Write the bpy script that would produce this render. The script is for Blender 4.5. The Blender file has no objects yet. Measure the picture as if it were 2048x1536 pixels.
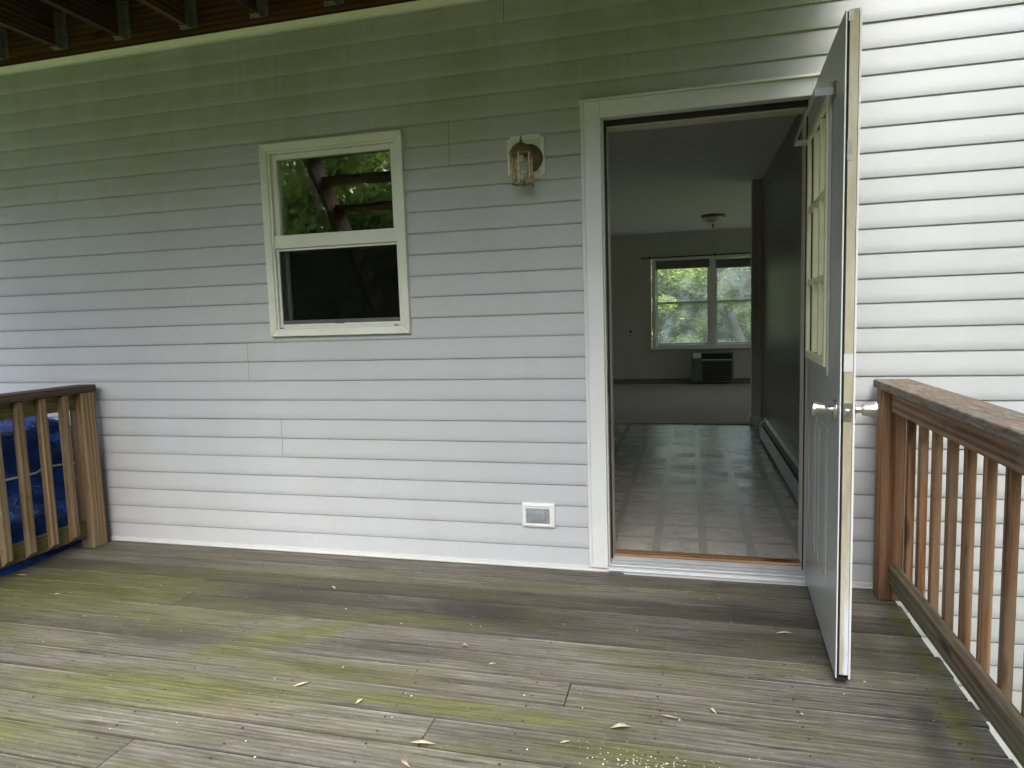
import bpy, math, random
import numpy as np
from mathutils import Matrix, Vector

rnd = random.Random(7)
scene = bpy.context.scene
COL = scene.collection

# ------------------------------------------------------------------ camera
F_PX, YAW, PITCH, ROLL = 1353.11, -0.25697, -0.09707, -0.03104
CAM = Vector((0.0, -3.12216, 1.20665))
cy, sy, cp, sp = math.cos(YAW), math.sin(YAW), math.cos(PITCH), math.sin(PITCH)
fw = Vector((sy*cp, cy*cp, sp)); r0 = Vector((cy, -sy, 0)); u0 = r0.cross(fw)
rt = r0*math.cos(ROLL) + u0*math.sin(ROLL); up = u0*math.cos(ROLL) - r0*math.sin(ROLL)
cam_data = bpy.data.cameras.new("camera"); cam = bpy.data.objects.new("camera", cam_data)
COL.objects.link(cam)
M = Matrix.Identity(4)
for i in range(3):
    M[i][0] = rt[i]; M[i][1] = up[i]; M[i][2] = -fw[i]; M[i][3] = CAM[i]
cam.matrix_world = M
cam_data.sensor_fit = 'HORIZONTAL'; cam_data.sensor_width = 36.0
cam_data.lens = F_PX/2048*36.0
cam_data.clip_start = 0.05; cam_data.clip_end = 2000
scene.camera = cam

# ------------------------------------------------------------------ sky, sun, exposure
SUN_EL, SUN_AZ = math.radians(50), math.radians(158)      # azimuth clockwise from +Y: behind the camera
world = bpy.data.worlds.new("World"); scene.world = world; world.use_nodes = True
wn = world.node_tree.nodes; wl = world.node_tree.links
bg = wn["Background"]
sky = wn.new("ShaderNodeTexSky"); sky.sky_type = 'NISHITA'; sky.sun_disc = False
sky.sun_elevation = SUN_EL; sky.sun_rotation = SUN_AZ
sky.air_density = 1.0; sky.dust_density = 4.0; sky.ozone_density = 1.0; sky.altitude = 100
hsv = wn.new('ShaderNodeHueSaturation'); hsv.inputs['Saturation'].default_value = 0.62      # thin overcast: a paler sky
wl.new(sky.outputs[0], hsv.inputs['Color']); wl.new(hsv.outputs[0], bg.inputs[0]); bg.inputs[1].default_value = 0.15
sun_data = bpy.data.lights.new("sun", 'SUN'); sun_data.energy = 1.25; sun_data.angle = math.radians(48)
sun_data.color = (1.0, 0.98, 0.95)
sun = bpy.data.objects.new("sun", sun_data); COL.objects.link(sun)
sdir = Vector((math.sin(SUN_AZ)*math.cos(SUN_EL), math.cos(SUN_AZ)*math.cos(SUN_EL), math.sin(SUN_EL)))
sun.rotation_euler = sdir.to_track_quat('Z', 'Y').to_euler(); sun.location = (4, -8, 12)
vs = scene.view_settings
vs.view_transform = 'Standard'; vs.look = 'None'; vs.gamma = 1.0; vs.use_curve_mapping = False
vs.exposure = 2.18
scene.cycles.max_bounces = 14; scene.cycles.diffuse_bounces = 6; scene.cycles.glossy_bounces = 6
scene.cycles.transparent_max_bounces = 24; scene.cycles.use_denoising = True
scene.cycles.sample_clamp_indirect = 6.0

# ------------------------------------------------------------------ mesh helpers
WM = {}
def wm(o): return WM.get(o.name, Matrix.Identity(4))

class MB:
    def __init__(s): s.v = []; s.f = []
    def quad(s, *p):
        n = len(s.v); s.v += [tuple(q) for q in p]; s.f.append(tuple(range(n, n+len(p)))); return s
    def box(s, x0, x1, y0, y1, z0, z1):
        n = len(s.v)
        s.v += [(x0,y0,z0),(x1,y0,z0),(x1,y1,z0),(x0,y1,z0),(x0,y0,z1),(x1,y0,z1),(x1,y1,z1),(x0,y1,z1)]
        for f in ((0,3,2,1),(4,5,6,7),(0,1,5,4),(1,2,6,5),(2,3,7,6),(3,0,4,7)): s.f.append(tuple(n+i for i in f))
        return s
    def hexa(s, p):          # eight corner points in the order of box()
        n = len(s.v); s.v += [tuple(q) for q in p]
        for f in ((0,3,2,1),(4,5,6,7),(0,1,5,4),(1,2,6,5),(2,3,7,6),(3,0,4,7)): s.f.append(tuple(n+i for i in f))
        return s
    def prism(s, pts, ax, a, b):   # closed 2D outline extruded along axis ax from a to b
        def P(u, v, w):
            return {'x': (w,u,v), 'y': (u,w,v), 'z': (u,v,w)}[ax]
        n = len(s.v); k = len(pts)
        s.v += [P(u,v,a) for u,v in pts] + [P(u,v,b) for u,v in pts]
        for i in range(k):
            j = (i+1) % k; s.f.append((n+i, n+j, n+k+j, n+k+i))
        s.f.append(tuple(n+i for i in reversed(range(k)))); s.f.append(tuple(n+k+i for i in range(k)))
        return s
    def tube(s, pts, rad, seg=10, cap=True):
        pts = [Vector(p) for p in pts]
        if not isinstance(rad, (list, tuple)): rad = [rad]*len(pts)
        base = len(s.v); ref = Vector((0.31, 0.17, 0.93)).normalized()
        for i, p in enumerate(pts):
            d = (pts[min(i+1,len(pts)-1)] - pts[max(i-1,0)]).normalized()
            if abs(d.dot(ref)) > .95: ref = Vector((0.9, 0.3, 0.1)).normalized()
            a = d.cross(ref).normalized(); b = d.cross(a)
            for k in range(seg):
                t = 2*math.pi*k/seg; s.v.append(tuple(p + (a*math.cos(t)+b*math.sin(t))*rad[i]))
        for i in range(len(pts)-1):
            for k in range(seg):
                k2 = (k+1) % seg
                s.f.append((base+i*seg+k, base+i*seg+k2, base+(i+1)*seg+k2, base+(i+1)*seg+k))
        if cap:
            s.f.append(tuple(base+k for k in reversed(range(seg))))
            s.f.append(tuple(base+(len(pts)-1)*seg+k for k in range(seg)))
        return s
    def lathe(s, prof, origin, axis, seg=20):     # prof: (radius, height along axis)
        axis = Vector(axis).normalized(); o = Vector(origin)
        ref = Vector((0,0,1)) if abs(axis.z) < .9 else Vector((1,0,0))
        a = axis.cross(ref).normalized(); b = axis.cross(a); base = len(s.v)
        for r, h in prof:
            for k in range(seg):
                t = 2*math.pi*k/seg; s.v.append(tuple(o + axis*h + (a*math.cos(t)+b*math.sin(t))*max(r,1e-4)))
        for i in range(len(prof)-1):
            for k in range(seg):
                k2 = (k+1) % seg
                s.f.append((base+i*seg+k, base+i*seg+k2, base+(i+1)*seg+k2, base+(i+1)*seg+k))
        return s

def link(o, parent=None, origin=(0,0,0)):
    COL.objects.link(o); T = Matrix.Translation(Vector(origin)); o.location = origin; WM[o.name] = T
    if parent is not None:
        o.parent = parent; o.matrix_parent_inverse = wm(parent).inverted()
    return o

def build(name, mb, mat, parent=None, origin=None, bevel=0, smooth=False):
    v = np.array(mb.v, dtype=float)
    if origin is None: origin = (0,0,0)
    me = bpy.data.meshes.new(name)
    me.from_pydata([tuple(q) for q in (v-np.array(origin))], [], mb.f); me.update()
    me.materials.append(mat)
    if smooth:
        for p in me.polygons: p.use_smooth = True
    o = bpy.data.objects.new(name, me); link(o, parent, origin)
    if bevel:
        b = o.modifiers.new("bevel", 'BEVEL'); b.width = bevel; b.segments = 2; b.limit_method = 'ANGLE'
    return o

def thing(name, label, cat, loc=(0,0,0), group=None):
    o = bpy.data.objects.new(name, None); o.empty_display_size = .1; link(o, None, loc)
    o["label"] = label; o["category"] = cat
    if group: o["group"] = group
    return o
def tag(o, label, cat, group=None):
    o["label"] = label; o["category"] = cat
    if group: o["group"] = group
    return o
def structure(o): o["kind"] = "structure"; return o

# ------------------------------------------------------------------ material helpers
class NT:
    def __init__(s, name):
        s.m = bpy.data.materials.new(name); s.m.use_nodes = True
        s.t = s.m.node_tree; s.n = s.t.nodes; s.b = s.n["Principled BSDF"]; s.out = s.n["Material Output"]
    def L(s, a, b): s.t.links.new(a, b)
    def node(s, typ, **kw):
        nd = s.n.new(typ)
        for k, v in kw.items(): setattr(nd, k, v)
        return nd
    def val(s, sock, v):
        if hasattr(v, "is_linked") or hasattr(v, "links"): s.L(v, sock)
        else: sock.default_value = v
    def math(s, op, a, b=None, c=None, clamp=False):
        nd = s.node("ShaderNodeMath", operation=op, use_clamp=clamp); s.val(nd.inputs[0], a)
        if b is not None: s.val(nd.inputs[1], b)
        if c is not None: s.val(nd.inputs[2], c)
        return nd.outputs[0]
    def vmath(s, op, a, b=None):
        nd = s.node("ShaderNodeVectorMath", operation=op); s.val(nd.inputs[0], a)
        if b is not None: s.val(nd.inputs[1], b)
        return nd.outputs["Value"] if op in ("LENGTH","DOT_PRODUCT","DISTANCE") else nd.outputs[0]
    def obj(s): return s.node("ShaderNodeTexCoord").outputs["Object"]
    def pos(s): return s.node("ShaderNodeNewGeometry").outputs["Position"]
    def rand(s): return s.node("ShaderNodeObjectInfo").outputs["Random"]
    def noise(s, vec, scale, detail=4, rough=.55, dist=0.0, out=0):
        nd = s.node("ShaderNodeTexNoise"); s.L(vec, nd.inputs["Vector"]); nd.inputs["Scale"].default_value = scale
        nd.inputs["Detail"].default_value = detail; nd.inputs["Roughness"].default_value = rough
        nd.inputs["Distortion"].default_value = dist; return nd.outputs[out]
    def mapping(s, vec, scale=(1,1,1), loc=(0,0,0)):
        nd = s.node("ShaderNodeMapping"); s.L(vec, nd.inputs[0]); s.val(nd.inputs["Scale"], scale); s.val(nd.inputs["Location"], loc)
        return nd.outputs[0]
    def ramp(s, fac, stops):
        nd = s.node("ShaderNodeValToRGB"); s.L(fac, nd.inputs[0]); e = nd.color_ramp.elements
        while len(e) < len(stops): e.new(.5)
        for i, (p, c) in enumerate(stops):
            e[i].position = p; e[i].color = tuple(c)+(1,) if len(c) == 3 else c
        return nd.outputs[0]
    def rng(s, v, a, b, c=0.0, d=1.0, smooth=True):
        nd = s.node("ShaderNodeMapRange"); nd.interpolation_type = 'SMOOTHSTEP' if smooth else 'LINEAR'
        s.val(nd.inputs[0], v)
        for i, q in enumerate((a,b,c,d)): nd.inputs[i+1].default_value = q
        return nd.outputs[0]
    def mix(s, fac, a, b, blend='MIX'):
        nd = s.node("ShaderNodeMix", data_type='RGBA', blend_type=blend); s.val(nd.inputs[0], fac)
        for sk, v in ((nd.inputs[6], a), (nd.inputs[7], b)):
            if isinstance(v, (tuple, list)): sk.default_value = tuple(v)+(1,) if len(v) == 3 else v
            else: s.L(v, sk)
        return nd.outputs[2]
    def bump(s, h, dist=.002, strength=1.0):
        nd = s.node("ShaderNodeBump"); s.L(h, nd.inputs["Height"]); nd.inputs["Distance"].default_value = dist
        nd.inputs["Strength"].default_value = strength; s.L(nd.outputs[0], s.b.inputs["Normal"]); return nd
    def color(s, c):
        if isinstance(c, (tuple, list)): s.b.inputs["Base Color"].default_value = tuple(c)+(1,)
        else: s.L(c, s.b.inputs["Base Color"])
    def set(s, rough=.5, metal=0, spec=.5):
        s.val(s.b.inputs["Roughness"], rough); s.val(s.b.inputs["Metallic"], metal); s.b.inputs["Specular IOR Level"].default_value = spec
        return s

def plain(name, c, rough=.5, metal=0, spec=.5, vary=.12, scale=9.0, bump=0.0, bscale=120.0):
    t = NT(name); p = t.pos(); n = t.noise(p, scale, 5, .6)
    lo = tuple(x*(1-vary) for x in c); hi = tuple(min(1, x*(1+vary)) for x in c)
    t.color(t.ramp(n, [(.3, lo), (.7, hi)])); t.set(rough, metal, spec)
    if bump: t.bump(t.noise(p, bscale, 3), bump)
    return t.m

def wood(name, axis, c_dark, c_mid, c_light, rough=.8, stretch=22.0, bump=.0012, rvary=.25, grey=None):
    t = NT(name); r = t.rand(); o = t.obj()
    off = t.node("ShaderNodeCombineXYZ")
    for i, k in enumerate((37.0, 91.0, 53.0)): t.L(t.math('MULTIPLY', r, k), off.inputs[i])
    v = t.vmath('ADD', o, off.outputs[0])
    sc = {'x': (1.0, stretch, stretch), 'y': (stretch, 1.0, stretch), 'z': (stretch, stretch, 1.0)}[axis]
    vs_ = t.mapping(v, sc)
    big = t.noise(vs_, .9, 3, .5, .8); fine = t.noise(vs_, 5.0, 6, .7, .2)
    wv = t.node("ShaderNodeTexWave", wave_type='RINGS', rings_direction={'x':'X','y':'Y','z':'Z'}[axis])
    vq = t.mapping(v, {'x': (.35,9,9), 'y': (9,.35,9), 'z': (9,9,.35)}[axis])
    t.L(vq, wv.inputs[0]); wv.inputs["Scale"].default_value = 1.6; wv.inputs["Distortion"].default_value = 5.0
    wv.inputs["Detail"].default_value = 3; wv.inputs["Detail Scale"].default_value = 1.3
    f = t.math('ADD', t.math('MULTIPLY', big, .45), t.math('ADD', t.math('MULTIPLY', fine, .4), t.math('MULTIPLY', wv.outputs[1], .22)))
    col = t.ramp(f, [(.34, c_dark), (.54, c_mid), (.74, c_light)])
    lum = t.math('MULTIPLY_ADD', r, 2*rvary, 1-rvary)
    col = t.mix(1.0, col, t.node("ShaderNodeCombineXYZ").outputs[0], 'MULTIPLY') if False else col
    hs = t.node("ShaderNodeHueSaturation"); t.L(col, hs.inputs["Color"]); t.L(lum, hs.inputs["Value"]); col = hs.outputs[0]
    if grey:
        g = t.rng(t.noise(v, 2.2, 4, .6), .42, .62); col = t.mix(t.math('MULTIPLY', g, grey[1]), col, grey[0])
    kn = t.node("ShaderNodeTexVoronoi"); kn.inputs["Scale"].default_value = 1.0
    t.L(t.mapping(v, {'x': (2.2,9,9), 'y': (9,2.2,9), 'z': (9,9,2.2)}[axis]), kn.inputs["Vector"])
    col = t.mix(t.rng(kn.outputs["Distance"], .10, .20, .75, 0), col, tuple(q*.55 for q in c_dark))
    blot = t.noise(v, 6.0, 4, .6); col = t.mix(t.rng(blot, .62, .78, 0, .5), col, c_dark)
    t.color(col); t.set(rough, 0, .25)
    t.bump(t.math('ADD', t.math('MULTIPLY', fine, .7), t.math('MULTIPLY', big, .3)), bump*2.2, .8)
    return t.m

# ---- vinyl siding
def siding_material():
    t = NT("vinyl_siding"); p = t.pos(); r = t.rand()
    base = (.50, .505, .555)
    n = t.noise(p, 1.3, 5, .6); col = t.ramp(n, [(.3, (.465,.482,.500)), (.7, (.510,.527,.545))])
    strk = t.noise(t.mapping(p, (3.0, 1, .5)), 2.5, 4, .6)
    col = t.mix(t.rng(strk, .5, .75, 0, .22), col, (.43, .44, .42))
    vor = t.node("ShaderNodeTexVoronoi"); vor.inputs["Scale"].default_value = 5.5; t.L(t.mapping(p, (1,.2,1)), vor.inputs["Vector"])
    spot = t.math('MULTIPLY', t.rng(vor.outputs["Distance"], .035, .05, 1, 0), t.rng(t.noise(p, 2.0, 2), .55, .6))
    col = t.mix(t.math('MULTIPLY', spot, .55), col, (.2,.2,.2))
    fine = t.noise(p, 160, 2, .5); col = t.mix(t.rng(fine, .35, .7, 0, .10), col, (.38,.385,.40))
    # olive tint and streaks painting in green bounce light below the upper deck
    sx = t.node("ShaderNodeSeparateXYZ"); t.L(p, sx.inputs[0])
    olive_n = t.noise(t.mapping(p, (1.1, 1, .9), (4,0,2)), 1.5, 6, .68, .5); dr = t.noise(t.mapping(p, (9, 1, .35)), 1.6, 4, .6)
    am = t.math('MULTIPLY', t.rng(t.math('ADD', t.math('MULTIPLY', olive_n, .7), t.math('MULTIPLY', dr, .3)), .42, .58), t.math('MULTIPLY', t.rng(t.math('ADD', sx.outputs[2], t.math('MULTIPLY', olive_n, 1.2)), 2.2, 3.0), t.rng(sx.outputs[0], .75, .25)))
    col = t.mix(t.math('MULTIPLY', am, .55), col, (.40,.405,.30))
    t.color(col); t.set(.58, 0, .25)
    emb = t.noise(t.mapping(p, (14, 1, 160)), 1.0, 3, .6)
    wav = t.noise(t.mapping(p, (1.6, 1, 7)), 1.0, 2, .5)
    t.bump(t.math('ADD', t.math('MULTIPLY', emb, .06), wav), .006, .55)
    return t.m

# ---- weathered deck boards with moss
def deck_material():
    t = NT("weathered_deck_wood"); r = t.rand(); o = t.obj(); P = t.pos()
    off = t.node("ShaderNodeCombineXYZ")
    for i, k in enumerate((37.0, 91.0, 53.0)): t.L(t.math('MULTIPLY', r, k), off.inputs[i])
    v = t.vmath('ADD', o, off.outputs[0])
    vs_ = t.mapping(v, (1.1, 26, 26))
    big = t.noise(t.mapping(v, (1.4, 15, 15)), .9, 5, .65, 1.2); fine = t.noise(t.mapping(v, (3.0, 34, 34)), 1.8, 8, .74, 1.1)
    wv = t.node("ShaderNodeTexWave", wave_type='RINGS', rings_direction='X')
    t.L(t.mapping(v, (.5, 10, 10)), wv.inputs[0]); wv.inputs["Scale"].default_value = 2.0; wv.inputs["Distortion"].default_value = 7.0
    wv.inputs["Detail"].default_value = 4; wv.inputs["Detail Scale"].default_value = 1.2
    f = t.math('ADD', t.math('MULTIPLY', big, .36), t.math('ADD', t.math('ADD', t.math('MULTIPLY', fine, .34), t.math('MULTIPLY', t.noise(t.mapping(v, (7, 24, 24)), 2.2, 7, .75, .6), .22)), t.math('MULTIPLY', wv.outputs[1], .09)))
    col = t.ramp(f, [(.34, (.034,.030,.024)), (.44, (.082,.075,.062)), (.55, (.135,.125,.106)), (.68, (.245,.232,.205))])
    hs = t.node("ShaderNodeHueSaturation"); t.L(col, hs.inputs["Color"]); t.L(t.math('MULTIPLY_ADD', r, .75, .66), hs.inputs["Value"]); col = hs.outputs[0]
    # worn pale arris at the long edges of every board
    sep = t.node("ShaderNodeSeparateXYZ"); t.L(o, sep.inputs[0])
    e = t.rng(sep.outputs[1], .0575, .0655); en = t.rng(t.noise(t.mapping(v, (1.6, 5, 5)), 1.2, 4, .6), .46, .58)
    col = t.mix(t.math('MULTIPLY', t.math('MULTIPLY', e, en), .85), col, (.44,.425,.385))
    e2 = t.rng(sep.outputs[1], -.060, -.0665); col = t.mix(t.math('MULTIPLY', e2, .7), col, (.028,.026,.022))
    # thin dark drying cracks along the grain
    cn = t.noise(t.mapping(v, (1.1, 34, 34), (11,5,2)), 1.2, 3, .5, .6); ck = t.math('ABSOLUTE', t.math('SUBTRACT', cn, .5))
    cm = t.math('MULTIPLY', t.rng(ck, .004, .022, 1, 0), t.rng(t.noise(t.mapping(v, (1.3, 6, 6), (3,1,0)), 1.3, 3, .6), .48, .60))
    col = t.mix(t.math('MULTIPLY', cm, .8), col, (.022,.020,.018))
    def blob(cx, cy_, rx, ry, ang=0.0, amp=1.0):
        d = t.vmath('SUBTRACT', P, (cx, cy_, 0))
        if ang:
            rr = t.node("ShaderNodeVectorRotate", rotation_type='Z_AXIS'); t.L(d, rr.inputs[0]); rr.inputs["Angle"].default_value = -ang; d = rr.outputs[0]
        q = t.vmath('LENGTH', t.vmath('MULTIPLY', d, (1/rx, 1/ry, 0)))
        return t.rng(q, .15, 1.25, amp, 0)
    # dark patches at set spots, broken up by noise
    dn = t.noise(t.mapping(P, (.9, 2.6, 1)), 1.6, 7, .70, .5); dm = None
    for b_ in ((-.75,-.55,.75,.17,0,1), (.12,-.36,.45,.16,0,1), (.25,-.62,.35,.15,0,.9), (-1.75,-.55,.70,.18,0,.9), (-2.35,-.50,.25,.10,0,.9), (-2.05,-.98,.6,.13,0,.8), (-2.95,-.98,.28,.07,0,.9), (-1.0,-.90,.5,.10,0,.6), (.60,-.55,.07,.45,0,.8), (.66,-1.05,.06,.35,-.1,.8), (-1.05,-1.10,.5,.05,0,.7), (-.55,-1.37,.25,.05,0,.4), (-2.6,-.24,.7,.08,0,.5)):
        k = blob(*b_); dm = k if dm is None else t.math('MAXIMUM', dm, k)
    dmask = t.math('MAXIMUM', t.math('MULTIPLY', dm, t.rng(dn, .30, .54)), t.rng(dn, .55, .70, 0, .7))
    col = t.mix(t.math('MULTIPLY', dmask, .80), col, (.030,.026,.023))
    # warm brown foot-worn patches
    wn_ = t.noise(t.mapping(P, (.9, 3.5, 1), (5,3,0)), 1.3, 4, .6); col = t.mix(t.math('MULTIPLY', t.rng(wn_, .56, .74), .4), col, (.23,.165,.115))
    # moss where it grows on this deck
    m = None
    for b in ((-2.75,-.66,.85,.34,.15,1), (-2.1,-.80,.9,.22,0,.55), (-1.4,-.30,1.2,.12,0,.4), (-2.95,-1.1,.5,.12,0,.8), (-1.55,-.93,.42,.10,.65,1.0), (-1.75,-1.33,.75,.14,.1,.9),
              (-1.25,-1.10,.55,.09,0,.7), (-.72,-1.235,.62,.055,0,1.15), (-1.15,-.67,.55,.07,0,.7), (-.16,-1.36,.33,.10,0,.7),
              (-2.2,-.35,.8,.1,0,.45), (.80,-.30,.06,.16,0,.9), (.775,-.62,.05,.25,-.05,.75), (.745,-1.0,.05,.30,-.05,.8), (-2.3,-1.62,.7,.12,0,.8), (-.9,-1.75,.9,.14,0,.6), (-.75,-.25,.45,.08,0,.4)):
        k = blob(*b); m = k if m is None else t.math('MAXIMUM', m, k)
    mn = t.noise(t.mapping(P, (3, 14, 1)), 1.4, 6, .7, .3); mg = t.noise(t.mapping(v, (2.5, 70, 70)), 2.0, 4, .6)
    mm = t.math('MULTIPLY', t.math('MULTIPLY', m, 1.25, clamp=True), t.rng(t.math('ADD', t.math('MULTIPLY', mn, .6), t.math('MULTIPLY', mg, .4)), .30, .52))
    haze_ = t.rng(t.noise(t.mapping(P, (.8, 2.2, 1), (2,7,0)), 1.4, 7, .70),   .43, .66, 0, .42)
    mm = t.math('MAXIMUM', mm, haze_)
    mcol = t.mix(t.rng(mg, .3, .7), (.046,.050,.014), (.150,.158,.050))
    col = t.mix(t.math('MULTIPLY', mm, .84), col, mcol)
    speck = t.noise(P, 60, 5, .8); col = t.mix(t.rng(speck, .58, .76, 0, .55), col, (.40,.38,.33)); col = t.mix(t.rng(speck, .42, .26, 0, .6), col, (.03,.028,.025))
    t.color(col); t.set(t.rng(fine, .3, .7, .62, .85), 0, .3)
    t.bump(t.math('ADD', t.math('MULTIPLY', fine, .8), t.math('MULTIPLY', big, .35)), .0026, .7)
    return t.m

def glass_material(name, refl=1.0, tint=(1,1,1), dirt_haze=.04, gain=1.0):
    t = NT(name); t.n.remove(t.b)
    tr = t.node("ShaderNodeBsdfTransparent"); tr.inputs[0].default_value = tuple(tint)+(1,)
    gl = t.node("ShaderNodeBsdfGlossy"); gl.inputs["Roughness"].default_value = 0.015
    gl.inputs[0].default_value = (refl,refl,refl,1)
    fr = t.node("ShaderNodeFresnel"); fr.inputs[0].default_value = 1.52
    mx = t.node("ShaderNodeMixShader"); t.L(t.math('MULTIPLY', fr.outputs[0], gain, clamp=True), mx.inputs[0]); t.L(tr.outputs[0], mx.inputs[1]); t.L(gl.outputs[0], mx.inputs[2])
    df = t.node("ShaderNodeBsdfTranslucent"); df.inputs[0].default_value = (.8,.82,.8,1)
    m2 = t.node("ShaderNodeMixShader"); n = t.noise(t.pos(), 3.5, 5, .65)
    t.L(t.rng(n, .40, .8, dirt_haze*.35, dirt_haze*1.8), m2.inputs[0]); t.L(mx.outputs[0], m2.inputs[1]); t.L(df.outputs[0], m2.inputs[2])
    wv = t.noise(t.pos(), 2.2, 2, .5); bp = t.node("ShaderNodeBump"); t.L(wv, bp.inputs["Height"]); bp.inputs["Distance"].default_value = .006; bp.inputs["Strength"].default_value = .2
    t.L(bp.outputs[0], gl.inputs["Normal"])
    t.L(m2.outputs[0], t.out.inputs[0]); return t.m

def leaf_material(name, c1, c2, c3):
    t = NT(name); n = t.noise(t.pos(), 1.1, 3, .6); col = t.ramp(n, [(.3, c1), (.52, c2), (.72, c3)])
    t.color(col); t.set(.55, 0, .3)
    tl = t.node("ShaderNodeBsdfTranslucent"); t.L(t.mix(.4, col, (.30,.42,.05)), tl.inputs[0])
    mx = t.node("ShaderNodeMixShader"); mx.inputs[0].default_value = .42
    t.L(t.b.outputs[0], mx.inputs[1]); t.L(tl.outputs[0], mx.inputs[2]); t.L(mx.outputs[0], t.out.inputs[0]); return t.m

M_SIDING = siding_material()
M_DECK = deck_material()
M_VINYL = plain("white_vinyl_trim", (.62,.63,.62), .45, vary=.05, scale=6)
M_CREAM = plain("aged_cream_vinyl", (.70,.71,.63), .5, vary=.06, scale=7)
M_CASING = plain("painted_white_casing", (.66,.68,.68), .5, vary=.05, scale=5, bump=.0004, bscale=60)
M_JAMB = plain("jamb_off_white", (.55,.52,.46), .55, vary=.08)
M_BLACK = plain("weatherstrip_black", (.015,.015,.016), .7)
M_ALU = plain("mill_aluminium", (.52,.53,.54), .42, .8, vary=.05, scale=9)
M_CHROME = plain("satin_nickel", (.70,.69,.66), .32, 1.0, vary=.05)
M_STEEL = plain("galvanised_steel", (.30,.31,.29), .5, .7, vary=.25, scale=40)
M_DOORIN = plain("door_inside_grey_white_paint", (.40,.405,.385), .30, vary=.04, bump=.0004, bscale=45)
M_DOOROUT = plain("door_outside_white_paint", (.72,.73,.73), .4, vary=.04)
M_MUNTIN = plain("yellowed_cream_muntin", (.68,.66,.45), .45, vary=.07, scale=14)
M_BRASS = plain("tarnished_brass", (.27,.21,.12), .4, .6, vary=.5, scale=60)
M_BACKPLATE = plain("lamp_backplate_brown", (.13,.105,.06), .5, .5, vary=.3, scale=30)
M_OUTGREY = plain("weatherproof_grey_cover", (.33,.36,.40), .4, .3, vary=.12, scale=40)
M_PLASTIC = plain("white_mounting_plastic", (.76,.77,.75), .4, vary=.04)
M_CONC = plain("painted_concrete", (.60,.61,.62), .8, vary=.1, scale=3, bump=.003, bscale=25)
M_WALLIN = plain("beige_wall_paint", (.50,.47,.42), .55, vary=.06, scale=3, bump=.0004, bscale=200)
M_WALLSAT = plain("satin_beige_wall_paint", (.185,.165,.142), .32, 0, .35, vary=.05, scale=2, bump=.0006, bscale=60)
M_CEIL = plain("ceiling_paint", (.78,.78,.76), .85, vary=.03, bump=.001, bscale=160)
M_CARPET = plain("taupe_carpet", (.40,.35,.295), .95, spec=.1, vary=.3, scale=55, bump=.006, bscale=260)
M_STRIP = plain("vinyl_floor_strip", (.315,.30,.265), .26, vary=.1, scale=12)
M_GROUND = plain("lawn_ground", (.135,.190,.045), .95, spec=.1, vary=.4, scale=1.2, bump=.03, bscale=22)
M_ROAD = plain("driveway_asphalt", (.20,.20,.21), .9, vary=.15)
M_WHITEP = plain("white_garden_paint", (.80,.81,.80), .4)
M_BARK = plain("bark_grey_brown", (.13,.105,.08), .9, vary=.4, scale=8, bump=.03, bscale=12)
M_LEAF1 = leaf_material("foliage_mid_green", (.06,.11,.02), (.12,.195,.04), (.19,.27,.07))
M_LEAF2 = leaf_material("foliage_light_green", (.13,.20,.035), (.22,.31,.065), (.31,.40,.11))
M_LEAF3 = leaf_material("foliage_grey_green", (.11,.13,.07), (.19,.215,.13), (.28,.30,.19))
M_GLASS = glass_material("window_glass", .98, (.93,.96,.95), .012, 3.0)
M_GLASSB = glass_material("back_window_glass", .9, (.97,.98,.97), .24, .8)  # strong scatter stands in for washed-out glare over the view
M_LENS = glass_material("lantern_glass", 1.0, (.80,.80,.74), .5, 4.0)
M_DARK = plain("dark_appliance_grille", (.02,.02,.022), .5)
M_ACGREY = plain("appliance_beige_grey", (.15,.147,.135), .5)
M_RODMETAL = plain("dark_curtain_rod", (.03,.028,.025), .5, .3)
M_BLIND = plain("grey_pleated_blind", (.17,.16,.15), .8, vary=.2, scale=20)
M_LEAFDRY = plain("dry_pale_leaf", (.50,.45,.30), .7, vary=.3, scale=60)
M_LEAFRED = plain("dry_pinkish_leaf", (.40,.29,.21), .7, vary=.3, scale=60)
M_FLECK = plain("pale_specks", (.65,.64,.58), .6)
M_ROPE = plain("pale_nylon_rope", (.62,.60,.48), .8)

M_POST_R = wood("stained_cedar_vertical", 'z', (.085,.040,.020), (.245,.125,.066), (.39,.23,.135), grey=((.26,.195,.135), .45), rvary=.3)
M_RAIL_R = wood("stained_cedar_along", 'y', (.085,.048,.028), (.225,.135,.082), (.36,.24,.155), grey=((.25,.205,.15), .55))
M_RAIL_RB = wood("weathered_bottom_rail", 'y', (.06,.042,.024), (.15,.11,.070), (.26,.205,.14), grey=((.16,.155,.10), .6))
t = NT("weathered_grey_cap"); o_ = t.obj(); v = t.mapping(o_, (26, 7, 26)); n1 = t.noise(v, 1.6, 8, .72, 1.1); n2 = t.noise(t.mapping(o_, (60, 4, 60)), 1.5, 6, .7, .4); n3 = t.noise(o_, 3.0, 4, .6)
f_ = t.math('ADD', t.math('MULTIPLY', n1, .6), t.math('MULTIPLY', n2, .4)); c_ = t.ramp(f_, [(.32,(.060,.055,.045)),(.45,(.135,.128,.110)),(.56,(.225,.215,.190)),(.70,(.40,.385,.34))])
sp_ = t.node("ShaderNodeSeparateXYZ"); t.L(t.node("ShaderNodeNewGeometry").outputs["Normal"], sp_.inputs[0])
c_ = t.mix(t.rng(n3, .40, .62, .15, .75), c_, t.ramp(f_, [(.32,(.075,.045,.028)),(.5,(.19,.125,.082)),(.7,(.32,.235,.165))]))
t.color(c_); t.set(.85, 0, .2); t.bump(f_, .012, .8); M_CAP_R = t.m
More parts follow.
